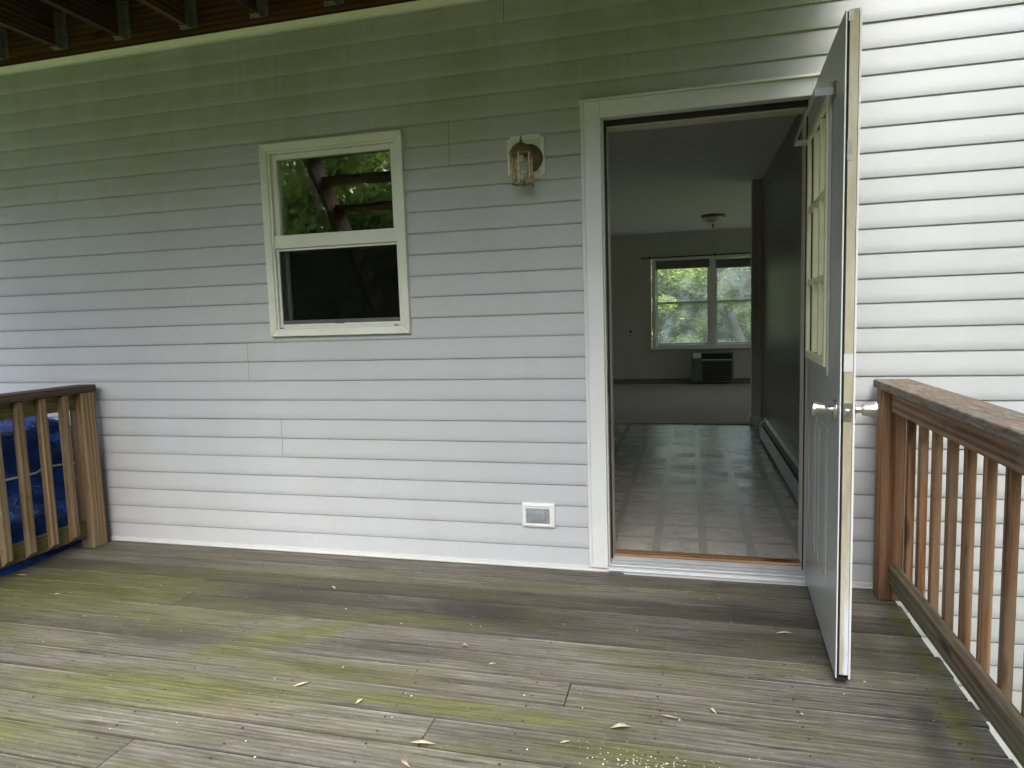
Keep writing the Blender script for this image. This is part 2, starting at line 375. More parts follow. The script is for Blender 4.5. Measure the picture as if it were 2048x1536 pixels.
M_POST_L = wood("tan_pine_vertical", 'z', (.095,.058,.028), (.205,.138,.075), (.31,.225,.13), grey=((.22,.19,.12), .5))
M_RAIL_L = wood("tan_pine_along", 'y', (.07,.045,.022), (.15,.105,.055), (.24,.18,.10), grey=((.13,.14,.05), .8))
M_CAP_L = wood("brown_stained_cap", 'y', (.055,.036,.028), (.10,.068,.052), (.16,.115,.09))
M_JOIST = wood("dark_pressure_treated_joist", 'y', (.03,.018,.008), (.075,.042,.020), (.12,.075,.040))
M_LEDGER = wood("reddish_ledger_board", 'x', (.045,.018,.007), (.10,.042,.016), (.16,.075,.032))
M_UPDECK = wood("upper_deck_boards", 'x', (.05,.03,.014), (.10,.065,.034), (.15,.105,.06))
M_SILLWOOD = wood("bare_oak_sill", 'x', (.045,.024,.012), (.15,.080,.036), (.33,.21,.11), stretch=9)

# ------------------------------------------------------------------ ground, far lawn
def sstep(a, b, x):
    t = np.clip((x-a)/(b-a), 0, 1); return t*t*(3-2*t)
def ground_z(x, y):
    x = np.asarray(x, float); y = np.asarray(y, float)
    near = -.14 - 1.35*sstep(-3.0, .3, x)
    z = near*(1-sstep(-4.5, -12, y)) + (-1.3)*sstep(-4.5, -12, y)
    back = -.75 - .018*np.clip(y-9, 0, 60)
    k = sstep(3, 8.5, y); z = z*(1-k) + back*k
    return z + .05*np.sin(x*.7)*np.sin(y*.5)*sstep(9, 14, y)
def ax(lo, hi, mid0, mid1, n_mid, n_out):
    a = mid0 - (np.linspace(0, 1, n_out)**2.2)[::-1]*(mid0-lo); b = np.linspace(mid0, mid1, n_mid); c = mid1 + (np.linspace(0,1,n_out)**2.2)*(hi-mid1)
    return np.unique(np.concatenate([a, b, c]))
gx = ax(-400, 400, -12, 12, 60, 14); gy = ax(-400, 400, -16, 30, 80, 14)
X, Y = np.meshgrid(gx, gy); Zg = ground_z(X, Y)
mb = MB(); mb.v = list(zip(X.ravel().tolist(), Y.ravel().tolist(), Zg.ravel().tolist())); nx = len(gx)
mb.f = [(j*nx+i, j*nx+i+1, (j+1)*nx+i+1, (j+1)*nx+i) for j in range(len(gy)-1) for i in range(nx-1)]
structure(build("ground", mb, M_GROUND, smooth=True))
mb = MB(); N = 26
for i in range(N):
    t0 = i/(N-1); xx = -9 + 14*t0; yy = 17 + 6*math.sin(t0*2.2) + 2*t0
    z = float(ground_z(xx, yy)) + .03; z2 = float(ground_z(xx, yy+2.4)) + .03
    mb.v += [(xx, yy, z), (xx+.3, yy+2.4, z2)]
    if i: mb.f.append((2*i-2, 2*i, 2*i+1, 2*i-1))
structure(build("driveway", mb, M_ROAD))

# ------------------------------------------------------------------ house shell
house = thing("house", "house clad in pale grey lap siding with an open back door and one small window", "house", (0, 0, 0))
Z0, C = .005, .1016
XL, XR, ZT = -7.0, 4.2, 5.4
WIN = (-2.097, -1.320, 1.149, 2.116)      # outer trim of the window
DOOR = (-.457, .575, -.02, 2.155)         # outer trim of the door
mb = MB()
wx0, wx1, wz0, wz1 = -2.05, -1.365, 1.19, 2.075
dx0, dx1, dz1 = -.385, .507, 2.085
for x0, x1, z0, z1 in ((XL, wx0, -.6, ZT), (wx0, wx1, -.6, wz0), (wx0, wx1, wz1, ZT), (wx1, dx0, -.6, ZT), (dx0, dx1, -.6, .02), (dx0, dx1, dz1, ZT), (dx1, XR, -.6, ZT)):
    mb.box(x0, x1, .012, .125, z0, z1)
build("wall", mb, plain("dark_sheathing", (.10,.09,.075), .9), house)
build("foundation", MB().box(XL-.02, XR+.02, .004, .3, -2.6, -.565), M_CONC, house)
for xa in (XL, XR-.12):                   # side walls, each with an unseen window added to light the far room
    mb = MB()
    for y0, y1, z0, z1 in ((.125, 4.4, -2.6, ZT), (4.4, 7.6, -2.6, .12), (4.4, 7.6, 2.2, ZT), (7.6, 8.07, -2.6, ZT)): mb.box(xa, xa+.12, y0, y1, z0, z1)
    build("side_wall", mb, M_WALLIN, house)
    mb = MB()
    for y0, y1, z0, z1 in ((4.4, 7.6, .12, .18), (4.4, 7.6, 2.14, 2.2), (4.4, 4.46, .18, 2.14), (7.54, 7.6, .18, 2.14), (5.97, 6.03, .18, 2.14)): mb.box(xa+.03, xa+.09, y0, y1, z0, z1)
    sw = build("added_window", mb, M_PLASTIC, house)
    for y0, y1 in ((4.46, 5.97), (6.03, 7.54)): build("pane", MB().box(xa+.058, xa+.062, y0, y1, .18, 2.14), M_GLASSB, sw)
build("roof", MB().box(XL-.3, XR+.3, -.35, 8.6, ZT, ZT+.25), M_CONC, house)
mb = MB()
bw = (-.58, 1.32, .665, 2.07)             # rough opening of the back window
SIDEB = ((-4.9, -2.3), (1.95, 3.85))      # two unseen back windows, added to brighten the far room
edges = [XL+.12, SIDEB[0][0], SIDEB[0][1], bw[0], bw[1], SIDEB[1][0], SIDEB[1][1], XR-.12]
for q in range(7):
    x0, x1 = edges[q], edges[q+1]
    if q % 2 == 0: mb.box(x0, x1, 8.07, 8.2, -2.6, ZT)
    else: mb.box(x0, x1, 8.07, 8.2, -2.6, bw[2]); mb.box(x0, x1, 8.07, 8.2, bw[3], ZT)
build("back_wall", mb, M_WALLIN, house)
for x0, x1 in SIDEB:
    mb = MB(); xm = (x0+x1)/2
    for a, b, c, d in ((x0, x1, bw[2], bw[2]+.05), (x0, x1, bw[3]-.05, bw[3]), (x0, x0+.05, bw[2]+.05, bw[3]-.05), (x1-.05, x1, bw[2]+.05, bw[3]-.05), (xm-.04, xm+.04, bw[2]+.05, bw[3]-.05)): mb.box(a, b, 8.09, 8.16, c, d)
    sw = build("added_window", mb, M_PLASTIC, house)
    for a, b in ((x0+.05, xm-.04), (xm+.04, x1-.05)): build("pane", MB().box(a, b, 8.12, 8.124, bw[2]+.05, bw[3]-.05), M_GLASSB, sw)

# siding: every panel is two laps high and a piece of its own
def lap_y(t):        # outward depth of the lap face, t = 0 at the butt, 1 at the top
    base = -.0138 + .0092*t
    return base + .0052*max(0.0, 1-t/.36)**2.0
def lap_profile(zb, zt, za, zc):
    pts = []
    ts = [0, .04, .09, .15, .22, .29, .37, .6, .93]
    for t in ts:
        z = zb + t*(zt-zb)
        if za - 1e-6 <= z <= zc + 1e-6: pts.append((lap_y(t), z))
    h = zt - zb
    if za > zb: t = (za-zb)/h; pts.insert(0, (lap_y(t), za))
    else: pts = [(.004, zb+.0030), (-.0085, zb+.0004)] + pts
    if zc < zt: t = (zc-zb)/h; pts.append((lap_y(min(t,.93)), zc))
    else: pts.append((.0005, zb+.955*h)); pts.append((.0005, zt+.004))
    return pts
def siding_panel(k0, nlap, xa, xb, za=None, zc=None, proud=0.0):
    mb = MB()
    for k in range(k0, k0+nlap):
        zb, zt = Z0+C*k, Z0+C*(k+1)
        a = zb if za is None else max(zb, za); c = zt if zc is None else min(zt, zc)
        if c - a < .004: continue
        pr = lap_profile(zb, zt, a, c); n = len(mb.v)
        ns = max(1, int((xb-xa)/1.2))
        xs = [xa+(xb-xa)*i/ns for i in range(ns+1)]
        for x in xs:
            mb.v += [(x, y-proud, z) for y, z in pr]
        m = len(pr)
        for i in range(ns):
            for j in range(m-1): mb.f.append((n+i*m+j, n+(i+1)*m+j, n+(i+1)*m+j+1, n+i*m+j+1))
    if mb.f:
        o = build("siding_panel", mb, M_SIDING, house, smooth=True)
        o.data.set_sharp_from_angle(angle=math.radians(38))
joints = {23: [-1.985], 19: [-3.735], 25: [-.803], 9: [-2.26], 5: [-2.085], 13: [-5.6], 15: [-4.9], 1: [-5.2], 3: [-4.4], 7: [-5.9], 11: [-4.6], 17: [-5.3], 21: [-4.8], -5: [-4.1], -3: [-2.9], -1: [-5.5]}
extra = {19: [-1.09]}
rows = list(range(-5, 53, 2))
for k in rows:
    zb, zt = Z0+C*k, Z0+C*(k+2)
    spans = []
    cuts = [(XL, XR, zb, zt)]
    for (ox0, ox1, oz0, oz1) in (WIN, DOOR):
        new = []
        for (a, b, c, d) in cuts:
            if ox1 <= a or ox0 >= b or oz1 <= c or oz0 >= d: new.append((a, b, c, d)); continue
            new.append((a, ox0+.012, c, d)); new.append((ox1-.012, b, c, d))
            if oz0 > c: new.append((ox0+.012, ox1-.012, c, oz0+.012))
            if oz1 < d: new.append((ox0+.012, ox1-.012, oz1-.012, d))
        cuts = new
    for (a, b, c, d) in cuts:
        if k == -1 and True:
            pass
        js = sorted(j for j in joints.get(k, [])+extra.get(k, []) if a+.1 < j < b-.1)
        ed = [a]+js+[b]
        for i in range(len(ed)-1):
            siding_panel(k, 2, ed[i]+(.0016 if i else 0), ed[i+1]-(.0016 if i+1 < len(ed)-1 else 0), c, d, proud=.0022*i if i else 0)
# trims on the wall
mb = MB(); mb.box(XL, -.03+.86, -.0215, -.003, .0, .0225); mb.box(XL, .83, -.0255, -.0215, .0, .006)
build("starter_strip", mb, M_VINYL, house)
for i, (a, b) in enumerate(((XL, -3.02), (-3.018, -.9), (-.898, .64))):
    build("frieze_channel", MB().prism([(-.003,2.655),(-.030-.0006*i,2.657),(-.040-.0006*i,2.681),(-.003,2.681)], 'x', a, b), plain("cream_frieze", (.84,.85,.70), .35, vary=.03), house)

# ------------------------------------------------------------------ back door frame
mb = MB()
mb.box(-.445, -.372, -.034, .02, .021, 2.147); mb.box(.494, .562, -.034, .02, .021, 2.147)
casing = build("door_frame", mb, M_CASING, house, bevel=.003)
build("head_casing", MB().box(-.372, .494, -.0335, .02, 2.074, 2.1465), M_CASING, casing, bevel=.003)
build("trim_channel", MB().box(-.463, -.4455, -.028, -.001, .018, 2.1475), M_VINYL, casing, bevel=.003)
build("trim_channel", MB().box(.5625, .58, -.028, -.001, .018, 2.1475), M_VINYL, casing, bevel=.003)
build("drip_cap", MB().prism([(-.045,2.1475),(-.001,2.1475),(-.001,2.166),(-.004,2.166),(-.042,2.158),(-.045,2.152)], 'x', -.466, .583), M_CREAM, casing)
mb = MB(); mb.box(-.3715, -.363, -.02, .02, .03, 2.0735); mb.box(.4875, .4935, -.02, .02, .03, 2.0735)
mb.box(-.384, -.352, .036, .13, .03, 2.062); mb.box(.482, .506, .036, .13, .03, 2.062); mb.box(-.352, .482, .036, .13, 2.045, 2.083)
build("jamb", mb, M_JAMB, casing, bevel=.002)
mb = MB(); mb.box(-.371, -.3535, .021, .035, .05, 2.072); mb.box(.483, .4935, .021, .035, .05, 2.072); mb.box(-.3535, .483, .021, .035, 2.05, 2.0735)
build("weatherstrip", mb, M_BLACK, casing)
build("strike_plate", MB().box(-.3628, -.3605, -.012, .012, .845, .93), M_BACKPLATE, casing)
mb = MB(); mb.prism([(.035,.028),(.105,.028),(.105,.066),(.095,.074),(.045,.074),(.035,.066)], 'x', -.352, .482)
build("threshold", mb, M_SILLWOOD, casing)
mb = MB()
mb.prism([(.034,.020),(.034,.062),(.029,.062),(.027,.046),(.016,.045),(.015,.054),(.010,.054),(.009,.041),(-.008,.039),(-.009,.047),(-.014,.047),(-.015,.034),(-.034,.032),(-.035,.038),(-.040,.038),(-.041,.029),(-.054,.027),(-.056,.020)], 'x', -.3715, .4935)
build("door_sill", mb, M_ALU, casing)
build("sill_trim", MB().box(-.3, .56, -.0445, -.026, .001, .0235), M_VINYL, casing, bevel=.002)

# ------------------------------------------------------------------ the open door
H = Vector((.489, -.006, 0)); E = Vector((-.041, -.861, 0)).normalized(); NRM = Vector((E.y, -E.x, 0))   # NRM points to the inside face (left)
if NRM.x > 0: NRM = -NRM
DW, DZ0, DZ1, DT = .872, .032, 2.068, .043
def dp(s, d, z): return tuple(H + E*s + NRM*d + Vector((0,0,z)))
def dbox(m, s0, s1, d0, d1, z0, z1):
    return m.hexa([dp(s0,d0,z0), dp(s1,d0,z0), dp(s1,d1,z0), dp(s0,d1,z0), dp(s0,d0,z1), dp(s1,d0,z1), dp(s1,d1,z1), dp(s0,d1,z1)])
GS0, GS1, GZ0, GZ1 = .085, .605, 1.02, 1.895
mb = MB()
for s0, s1, z0, z1 in ((0, GS0, DZ0, DZ1), (GS1, DW-.004, DZ0, DZ1), (GS0, GS1, DZ0, GZ0), (GS0, GS1, GZ1, DZ1)):
    dbox(mb, s0, s1, -.002, 0, z0, z1)
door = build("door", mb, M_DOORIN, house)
door["label"] = "open back door, grey inside face with nine panes"
mb = MB()
for s0, s1, z0, z1 in ((0, GS0, DZ0, DZ1), (GS1, DW-.004, DZ0, DZ1), (GS0, GS1, DZ0, GZ0), (GS0, GS1, GZ1, DZ1)):
    dbox(mb, s0, s1, -DT, -DT+.002, z0, z1)
build("outer_skin", mb, M_DOOROUT, door)
mb = MB()
for s0, s1, z0, z1 in ((0, GS0, DZ0+.002, DZ1-.002), (GS1, DW-.01, DZ0+.002, DZ1-.002), (GS0, GS1, DZ0+.002, GZ0), (GS0, GS1, GZ1, DZ1-.002)):
    dbox(mb, s0, s1, -DT+.0022, -.0022, z0, z1)
build("core", mb, M_BLACK, door)
# yellowed wooden edge of the slab, with bare and painted stretches
t = NT("yellowed_door_edge"); p = t.pos(); sep = t.node("ShaderNodeSeparateXYZ"); t.L(p, sep.inputs[0])
n1 = t.noise(t.mapping(p, (8,8,2.2)), 1.5, 5, .6); col = t.ramp(n1, [(.3,(.34,.30,.20)),(.5,(.44,.41,.30)),(.75,(.54,.53,.44))])
hz = t.math('ADD', sep.outputs[2], t.math('MULTIPLY', n1, .9)); pm = t.rng(hz, .95, .72)
pm = t.math('MULTIPLY', pm, t.rng(t.math('ADD', sep.outputs[0], t.math('MULTIPLY', n1, .02)), .476, .486))
col = t.mix(pm, col, (.66,.72,.80)); n2 = t.noise(t.mapping(p,(30,30,5)), 2, 5, .65); col = t.mix(t.rng(n2,.58,.72,0,.45), col, (.36,.27,.12))
t.color(col); t.set(.55); M_EDGE = t.m
mb = MB(); dbox(mb, DW-.0098, DW, -DT+.0075, -.011, DZ0+.012, DZ1); edge = build("edge_stile", mb, M_EDGE, door)
mb = MB(); dbox(mb, DW-.0039, DW+.001, -.0035, 0, DZ0, DZ1); dbox(mb, DW-.0039, DW+.001, -DT, -DT+.006, DZ0, DZ1)
build("skin_lip", mb, M_DOOROUT, door)
mb = MB(); dbox(mb, .0, DW-.002, -DT+.004, -.004, DZ0-.006, DZ0-.0005); build("bottom_sweep", mb, M_BLACK, door)
for c_ in ((-.022,-.009,1.64,1.70),(-.02,-.0075,2.035,2.066)):
    mb = MB(); dbox(mb, DW+.0002, DW+.0014, *c_); build("paint_chip", mb, M_STEEL, door)
mb = MB(); dbox(mb, DW+.0002, DW+.0016, -.035, -.0095, 1.012, 1.066); build("tape_patch", mb, M_VINYL, door)
# lite frame and muntins on both faces
def frame_ring(m, s0, s1, z0, z1, w, d0, d1):
    dbox(m, s0, s0+w, d0, d1, z0, z1); dbox(m, s1-w, s1, d0, d1, z0, z1)
    dbox(m, s0+w, s1-w, d0, d1, z0, z0+w); dbox(m, s0+w, s1-w, d0, d1, z1-w, z1)
mb = MB(); frame_ring(mb, GS0-.042, GS1+.042, GZ0-.042, GZ1+.042, .028, .0002, .009); build("lite_moulding", mb, M_DOORIN, door, bevel=.004)
mb = MB(); frame_ring(mb, GS0-.0135, GS1+.0135, GZ0-.0135, GZ1+.0135, .030, .0003, .015); build("lite_frame", mb, M_MUNTIN, door, bevel=.004)
mb = MB(); frame_ring(mb, GS0-.035, GS1+.035, GZ0-.035, GZ1+.035, .05, -DT-.013, -DT-.0002); build("lite_frame", mb, M_DOOROUT, door, bevel=.004)
gw = (GS1-GS0)/3; gh = (GZ1-GZ0)/3
for i in (1, 2):
    mb = MB(); dbox(mb, GS0+gw*i-.013, GS0+gw*i+.013, -.016, .012, GZ0+.017, GZ1-.017); build("muntin", mb, M_MUNTIN, door, bevel=.004)
    mb = MB(); dbox(mb, GS0+.017, GS1-.017, -.015, .0115, GZ0+gh*i-.012, GZ0+gh*i+.012); build("muntin", mb, M_MUNTIN, door, bevel=.004)
for i in range(3):
    for j in range(3):
        mb = MB(); dbox(mb, GS0+gw*i+.002, GS0+gw*(i+1)-.002, -.026, -.022, GZ0+gh*j+.002, GZ0+gh*(j+1)-.002)
        build("pane", mb, M_GLASSB, door)
# raised panels in the lower half
for s0, s1 in ((.115, .345), (.425, .645)):
    mb = MB(); z0, z1 = .255, .80
    frame_ring(mb, s0, s1, z0, z1, .014, .0002, .0034); build("panel_moulding", mb, M_DOORIN, door, bevel=.003)
    mb = MB(); dbox(mb, s0+.045, s1-.045, .0002, .0028, z0+.045, z1-.045); build("raised_panel", mb, M_DOORIN, door, bevel=.004)
# knob
kz, ks = .888, .808
for sgn, d0 in ((1, .0002), (-1, -DT-.0002)):
    o = Vector(dp(ks, d0, kz)); a = NRM*sgn
    mb = MB().lathe([(.0, 0),(.033,0),(.033,.004),(.029,.009),(.013,.011)], o, a, 28); build("knob_rose", mb, M_CHROME, door, smooth=True)
    mb = MB().lathe([(.011,.010),(.010,.026),(.012,.029),(.0185,.031),(.0195,.036),(.0215,.046),(.0245,.060),(.0258,.068),(.0250,.0715),(.022,.073),(.008,.0735),(.0,.0735)], o, a, 28); build("knob", mb, M_CHROME, door, smooth=True)
mb = MB(); dbox(mb, DW+.0002, DW+.002, -.034, -.0095, kz-.028, kz+.028); lp = build("latch_plate", mb, M_CHROME, door)
mb = MB(); dbox(mb, DW+.002, DW+.011, -.028, -.015, kz-.009, kz+.009); build("latch_bolt", mb, M_CHROME, door, bevel=.003)
# flat curtain rod standing off the inside face
mb = MB(); off = .058
dbox(mb, .695, .698, .0002, off, 1.883, 1.906); dbox(mb, .0, .698, off, off+.002, 1.883, 1.906); dbox(mb, .0, .003, .0002, off, 1.883, 1.906)
rod = build("door_curtain_rod", mb, M_DOORIN)
tag(rod, "flat grey curtain rod standing off the top of the open door", "curtain rod")
mb = MB(); dbox(mb, .70, .706, .0002, .006, 1.868, 1.922); build("bracket", mb, M_BACKPLATE, rod)

# ------------------------------------------------------------------ small window in the siding
def wbox(m, x0, x1, y0, y1, z0, z1): return m.box(x0, x1, y0, y1, z0, z1)
def ring(m, x0, x1, z0, z1, w, y0, y1):
    m.box(x0, x0+w, y0, y1, z0, z1); m.box(x1-w, x1, y0, y1, z0, z1); m.box(x0+w, x1-w, y0, y1, z0, z0+w); m.box(x0+w, x1-w, y0, y1, z1-w, z1)
def mitre(m, x0, x1, z0, z1, w, y0, y1, y2):      # mitred, bevelled frame
    i0, i1, k0, k1 = x0+w, x1-w, z0+w, z1-w
    for (a, b, c, d) in (((x0,z0),(x1,z0),(i1,k0),(i0,k0)), ((x1,z0),(x1,z1),(i1,k1),(i1,k0)), ((x1,z1),(x0,z1),(i0,k1),(i1,k1)), ((x0,z1),(x0,z0),(i0,k0),(i0,k1))):
        m.hexa([(a[0],y0,a[1]),(b[0],y0,b[1]),(c[0],y2,c[1]),(d[0],y2,d[1]),(a[0],y1,a[1]),(b[0],y1,b[1]),(c[0],y1,c[1]),(d[0],y1,d[1])])
mb = MB(); mitre(mb, WIN[0], WIN[1], WIN[2], WIN[3], .036, -.036, .004, -.028)
win = build("window", mb, M_CREAM, house, bevel=.0025)
win["label"] = "small cream double-hung window with a screen on its lower half"
x0, x1, z0, z1 = WIN[0]+.0362, WIN[1]-.0362, WIN[2]+.0362, WIN[3]-.0362
mb = MB(); ring(mb, x0, x1, z0, z1, .012, -.022, .09); build("inner_frame", mb, M_CREAM, win, bevel=.002)
zm = 1.632
mb = MB(); ring(mb, x0+.0125, x1-.0125, zm-.005, z1-.0125, .026, -.004, .03); build("upper_sash", mb, M_CREAM, win, bevel=.004)
mb = MB(); ring(mb, x0+.0125, x1-.0125, z0+.0125, zm+.002, .030, .034, .066); build("lower_sash", mb, M_CREAM, win, bevel=.004)
mb = MB().box(x0+.012, x1-.012, -.020, -.0045, zm-.036, zm+.030); build("meeting_rail", mb, M_CREAM, win, bevel=.004)
mb = MB().box(x0+.036, x1-.036, .012, .016, zm+.02, z1-.036); build("pane", mb, M_GLASS, win)
mb = MB().box(x0+.04, x1-.04, .048, .052, z0+.04, zm-.026); build("pane", mb, M_GLASS, win)
t = NT("insect_screen_mesh"); t.color((.004,.0045,.005)); t.set(.7, 0, .1)
tr = t.node("ShaderNodeBsdfTransparent"); mx = t.node("ShaderNodeMixShader"); mx.inputs[0].default_value = .34
t.L(tr.outputs[0], mx.inputs[1]); t.L(t.b.outputs[0], mx.inputs[2]); t.L(mx.outputs[0], t.out.inputs[0])
mb = MB().box(x0+.022, x1-.022, -.001, .0, z0+.03, zm-.034); build("insect_screen", mb, t.m, win)
mb = MB(); ring(mb, x0+.0125, x1-.0125, z0+.0125, zm-.0365, .012, -.007, .006); build("screen_frame", mb, M_CREAM, win, bevel=.002)
M_DKFRAME = plain("grey_screen_rail", (.09,.10,.105), .5)
mb = MB().box(x0+.026, x1-.026, -.006, .007, z0+.0245, z0+.044); mb.box(x0+.026, x0+.044, .008, .011, z0+.044, zm-.036); build("screen_rail", mb, M_DKFRAME, win)
mb = MB(); ring(mb, -1.735, -1.685, z0+.022, z0+.040, .003, -.0095, -.006); build("screen_pull", mb, M_DKFRAME, win)
for xx in (-2.035, -1.395):
    build("weep_slot", MB().box(xx-.012, xx+.012, -.0235, -.018, z0+.0035, z0+.0085), M_BACKPLATE, win)

# ------------------------------------------------------------------ rooms behind the wall
def room_box(name, mat, *boxes):
    m = MB()
    for b in boxes: m.box(*b)
    return structure(build(name, m, mat))
FZ = .06
room_box("subfloor", M_STRIP, (XL+.12, XR-.12, .1255, 8.07, -.08, FZ-.0015), (-.351, .481, .106, .1255, -.02, FZ-.0015))
room_box("ceiling", M_CEIL, (XL+.12, XR-.12, .1255, 8.07, 2.475, 2.65))
kitchen = structure(build("kitchen_floor", MB().box(-1.23, .70, .127, 4.0, FZ-.001, FZ), M_STRIP))
t = NT("printed_vinyl_tile"); p = t.pos(); v = t.mapping(p, (4, 11, 1)); n = t.noise(v, 1.8, 6, .66, .6)
hs = t.node("ShaderNodeHueSaturation"); t.L(t.ramp(n, [(.24,(.30,.28,.245)),(.45,(.39,.37,.33)),(.6,(.44,.42,.38)),(.8,(.49,.47,.435))]), hs.inputs["Color"]); t.L(t.math('MULTIPLY_ADD', t.rand(), .06, .97), hs.inputs["Value"])
t.color(hs.outputs[0]); t.set(t.rng(t.noise(t.mapping(p, (1.2, 1.6, 1)), 2.0, 5, .65), .3, .7, .17, .40), 0, .5); t.bump(n, .0008, .4); M_TILE = t.m
P_T, W_T = .2225, .1815
for i in range(-5, 4):
    for j in range(0, 18):
        xa = -.1385 + P_T*i + (0 if True else 0); ya = .135 + P_T*j
        xb, yb = min(xa+W_T, .60), min(ya+W_T, 3.985)
        if xb-xa < .02 or yb-ya < .02: continue
        tl = build("tile", MB().box(0, xb-xa, 0, yb-ya, 0, .0005), M_TILE, kitchen)
        tl.location = (xa, ya, FZ)
structure(build("carpet", MB().box(XL+.13, XR-.13, 4.0, 8.069, FZ-.001, FZ+.012), M_CARPET))
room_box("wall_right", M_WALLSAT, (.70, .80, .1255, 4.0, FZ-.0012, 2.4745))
room_box("wall_return", M_WALLIN, (.607, .82, 4.0, 4.12, FZ-.0012, 2.4745))
room_box("wall_left", M_WALLIN, (-1.33, -1.23, .1255, 3.2, FZ-.0012, 2.4745))
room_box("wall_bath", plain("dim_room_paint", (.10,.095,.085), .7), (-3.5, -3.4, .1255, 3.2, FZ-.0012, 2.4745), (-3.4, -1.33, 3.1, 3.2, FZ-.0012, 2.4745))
room_box("wall_living_left", M_WALLIN, (XL+.12, -3.5, 3.1, 3.2, FZ-.0012, 2.4745))
structure(build("far_baseboard", MB().box(-4.0, 3.9, 8.03, 8.0695, FZ+.012, .155), plain("dark_stained_baseboard", (.17,.155,.13), .5)))
bb = MB().box(.595, .70, 3.988, 3.9995, FZ, .15); bb.box(.595, .6065, 3.988, 4.12, FZ, .15)
structure(build("baseboard", bb, M_CASING))
# back window
bx0, bx1, bz0, bz1 = -.56, 1.30, .645, 2.09
mb = MB(); ring(mb, bx0, bx1, bz0, bz1, .05, 8.045, 8.0685)
backwin = build("back_window", mb, M_PLASTIC, house, bevel=.003)
backwin["label"] = "double back window seen through the open doorway"
mid = .367
build("mullion", MB().box(mid-.045, mid+.045, 8.048, 8.16, bz0+.05, bz1-.05), M_PLASTIC, backwin)
for a, b in ((bx0+.05, mid-.0455), (mid+.0455, bx1-.05)):
    for c, d, yy in ((bz0+.05, 1.385, 8.09), (1.350, bz1-.05, 8.13)):
        mb = MB(); ring(mb, a, b, c, d, .030, yy, yy+.03); s = build("sash", mb, M_PLASTIC, backwin, bevel=.003)
        build("pane", MB().box(a+.0305, b-.0305, yy+.013, yy+.016, c+.0305, d-.0305), M_GLASSB, backwin)
build("sill", MB().box(bx0-.03, bx1+.03, 8.015, 8.0445, bz0-.02, bz0+.012), M_PLASTIC, backwin, bevel=.004)
for i, (a, b, zz) in enumerate(((bx0+.052, mid-.047, 1.905), (mid+.047, bx1-.052, 1.885))):
    mb = MB()
    for q in range(5): mb.box(a, b, 8.052-.002*(q % 2), 8.082, zz+.027*q, zz+.027*q+.025)
    bl = build("window_blind", mb, M_BLIND); tag(bl, ("drawn-up grey blind at the top of the left half of the back window", "drawn-up grey blind at the top of the right half of the back window")[i], "blind", "blinds of the back window")
rodb = build("curtain_rod", MB().tube([(-.69,7.95,2.085),(1.45,7.95,2.085)], .010, 8), M_RODMETAL); tag(rodb, "thin dark curtain rod above the back window", "curtain rod")
for xx in (-.60, .40, 1.38): build("bracket", MB().box(xx-.008, xx+.008, 7.94, 8.068, 2.07, 2.12), M_RODMETAL, rodb)
build("finial", MB().lathe([(0,-.02),(.016,-.008),(.018,.004),(.008,.02)], (-.70,7.95,2.085), (-1,0,0), 12), M_RODMETAL, rodb, smooth=True)
# wall air conditioner
ac = thing("air_conditioner", "grey through-wall air conditioner with dark grille below the back window", "air conditioner", (.356, 7.96, .1))
build("case", MB().box(.042, .672, 7.90, 8.068, .105, .575), M_ACGREY, ac, bevel=.012)
build("vent", MB().box(.20, .645, 7.893, 7.8995, .47, .555), M_DARK, ac)
build("control_panel", MB().box(.06, .185, 7.89, 7.8995, .49, .565), M_PLASTIC, ac, bevel=.004)
build("louvre", MB().box(.20, .645, 7.882, 7.8925, .455, .468), M_PLASTIC, ac)
for q in range(9): build("grille_slat", MB().box(.21, .64, 7.891, 7.8995, .135+.034*q, .157+.034*q), M_DARK, ac)
# ceiling lamp (unlit)
cl = thing("ceiling_lamp", "unlit glass flush-mount ceiling lamp in the far room", "ceiling lamp", (.32, 6.35, 2.475))
build("canopy", MB().lathe([(0,0),(.145,0),(.155,-.012),(.15,-.03),(.14,-.034)], (.32,6.35,2.4745), (0,0,1), 24), M_BACKPLATE, cl, smooth=True)
t = NT("frosted_lamp_glass"); t.color((.62,.60,.54)); t.set(.15, 0, .6)
build("glass_bowl", MB().lathe([(.138,-.032),(.135,-.05),(.115,-.08),(.075,-.108),(.02,-.122),(0,-.123)], (.32,6.35,2.4745), (0,0,1), 24), t.m, cl, smooth=True)
build("finial", MB().lathe([(.018,-.122),(.02,-.132),(.010,-.142),(.012,-.152),(0,-.168)], (.32,6.35,2.4745), (0,0,1), 12), M_BACKPLATE, cl, smooth=True)
# baseboard heater
ht = thing("baseboard_heater", "long grey metal baseboard heater along the hallway wall", "heater", (.66, 2.0, FZ))
M_HEAT = plain("heater_enamel", (.36,.36,.34), .28, .2, vary=.08)
build("front_cover", MB().prism([(.612,.085),(.618,.085),(.618,.205),(.606,.205),(.606,.095)], 'y', .35, 3.10), M_HEAT, ht, bevel=.002)
build("back_plate", MB().prism([(.694,.065),(.699,.065),(.699,.262),(.655,.258),(.638,.243),(.641,.238),(.657,.252),(.694,.256)], 'y', .35, 3.10), M_HEAT, ht)
build("damper", MB().prism([(.622,.212),(.626,.210),(.660,.238),(.658,.243)], 'y', .36, 3.09), M_DARK, ht)
build("end_cap", MB().prism([(.603,.062),(.699,.062),(.699,.264),(.652,.262),(.603,.212)], 'y', 3.1002, 3.16), M_HEAT, ht, bevel=.002)
build("fins", MB().box(.63, .69, .36, 3.09, .10, .17), M_DARK, ht)
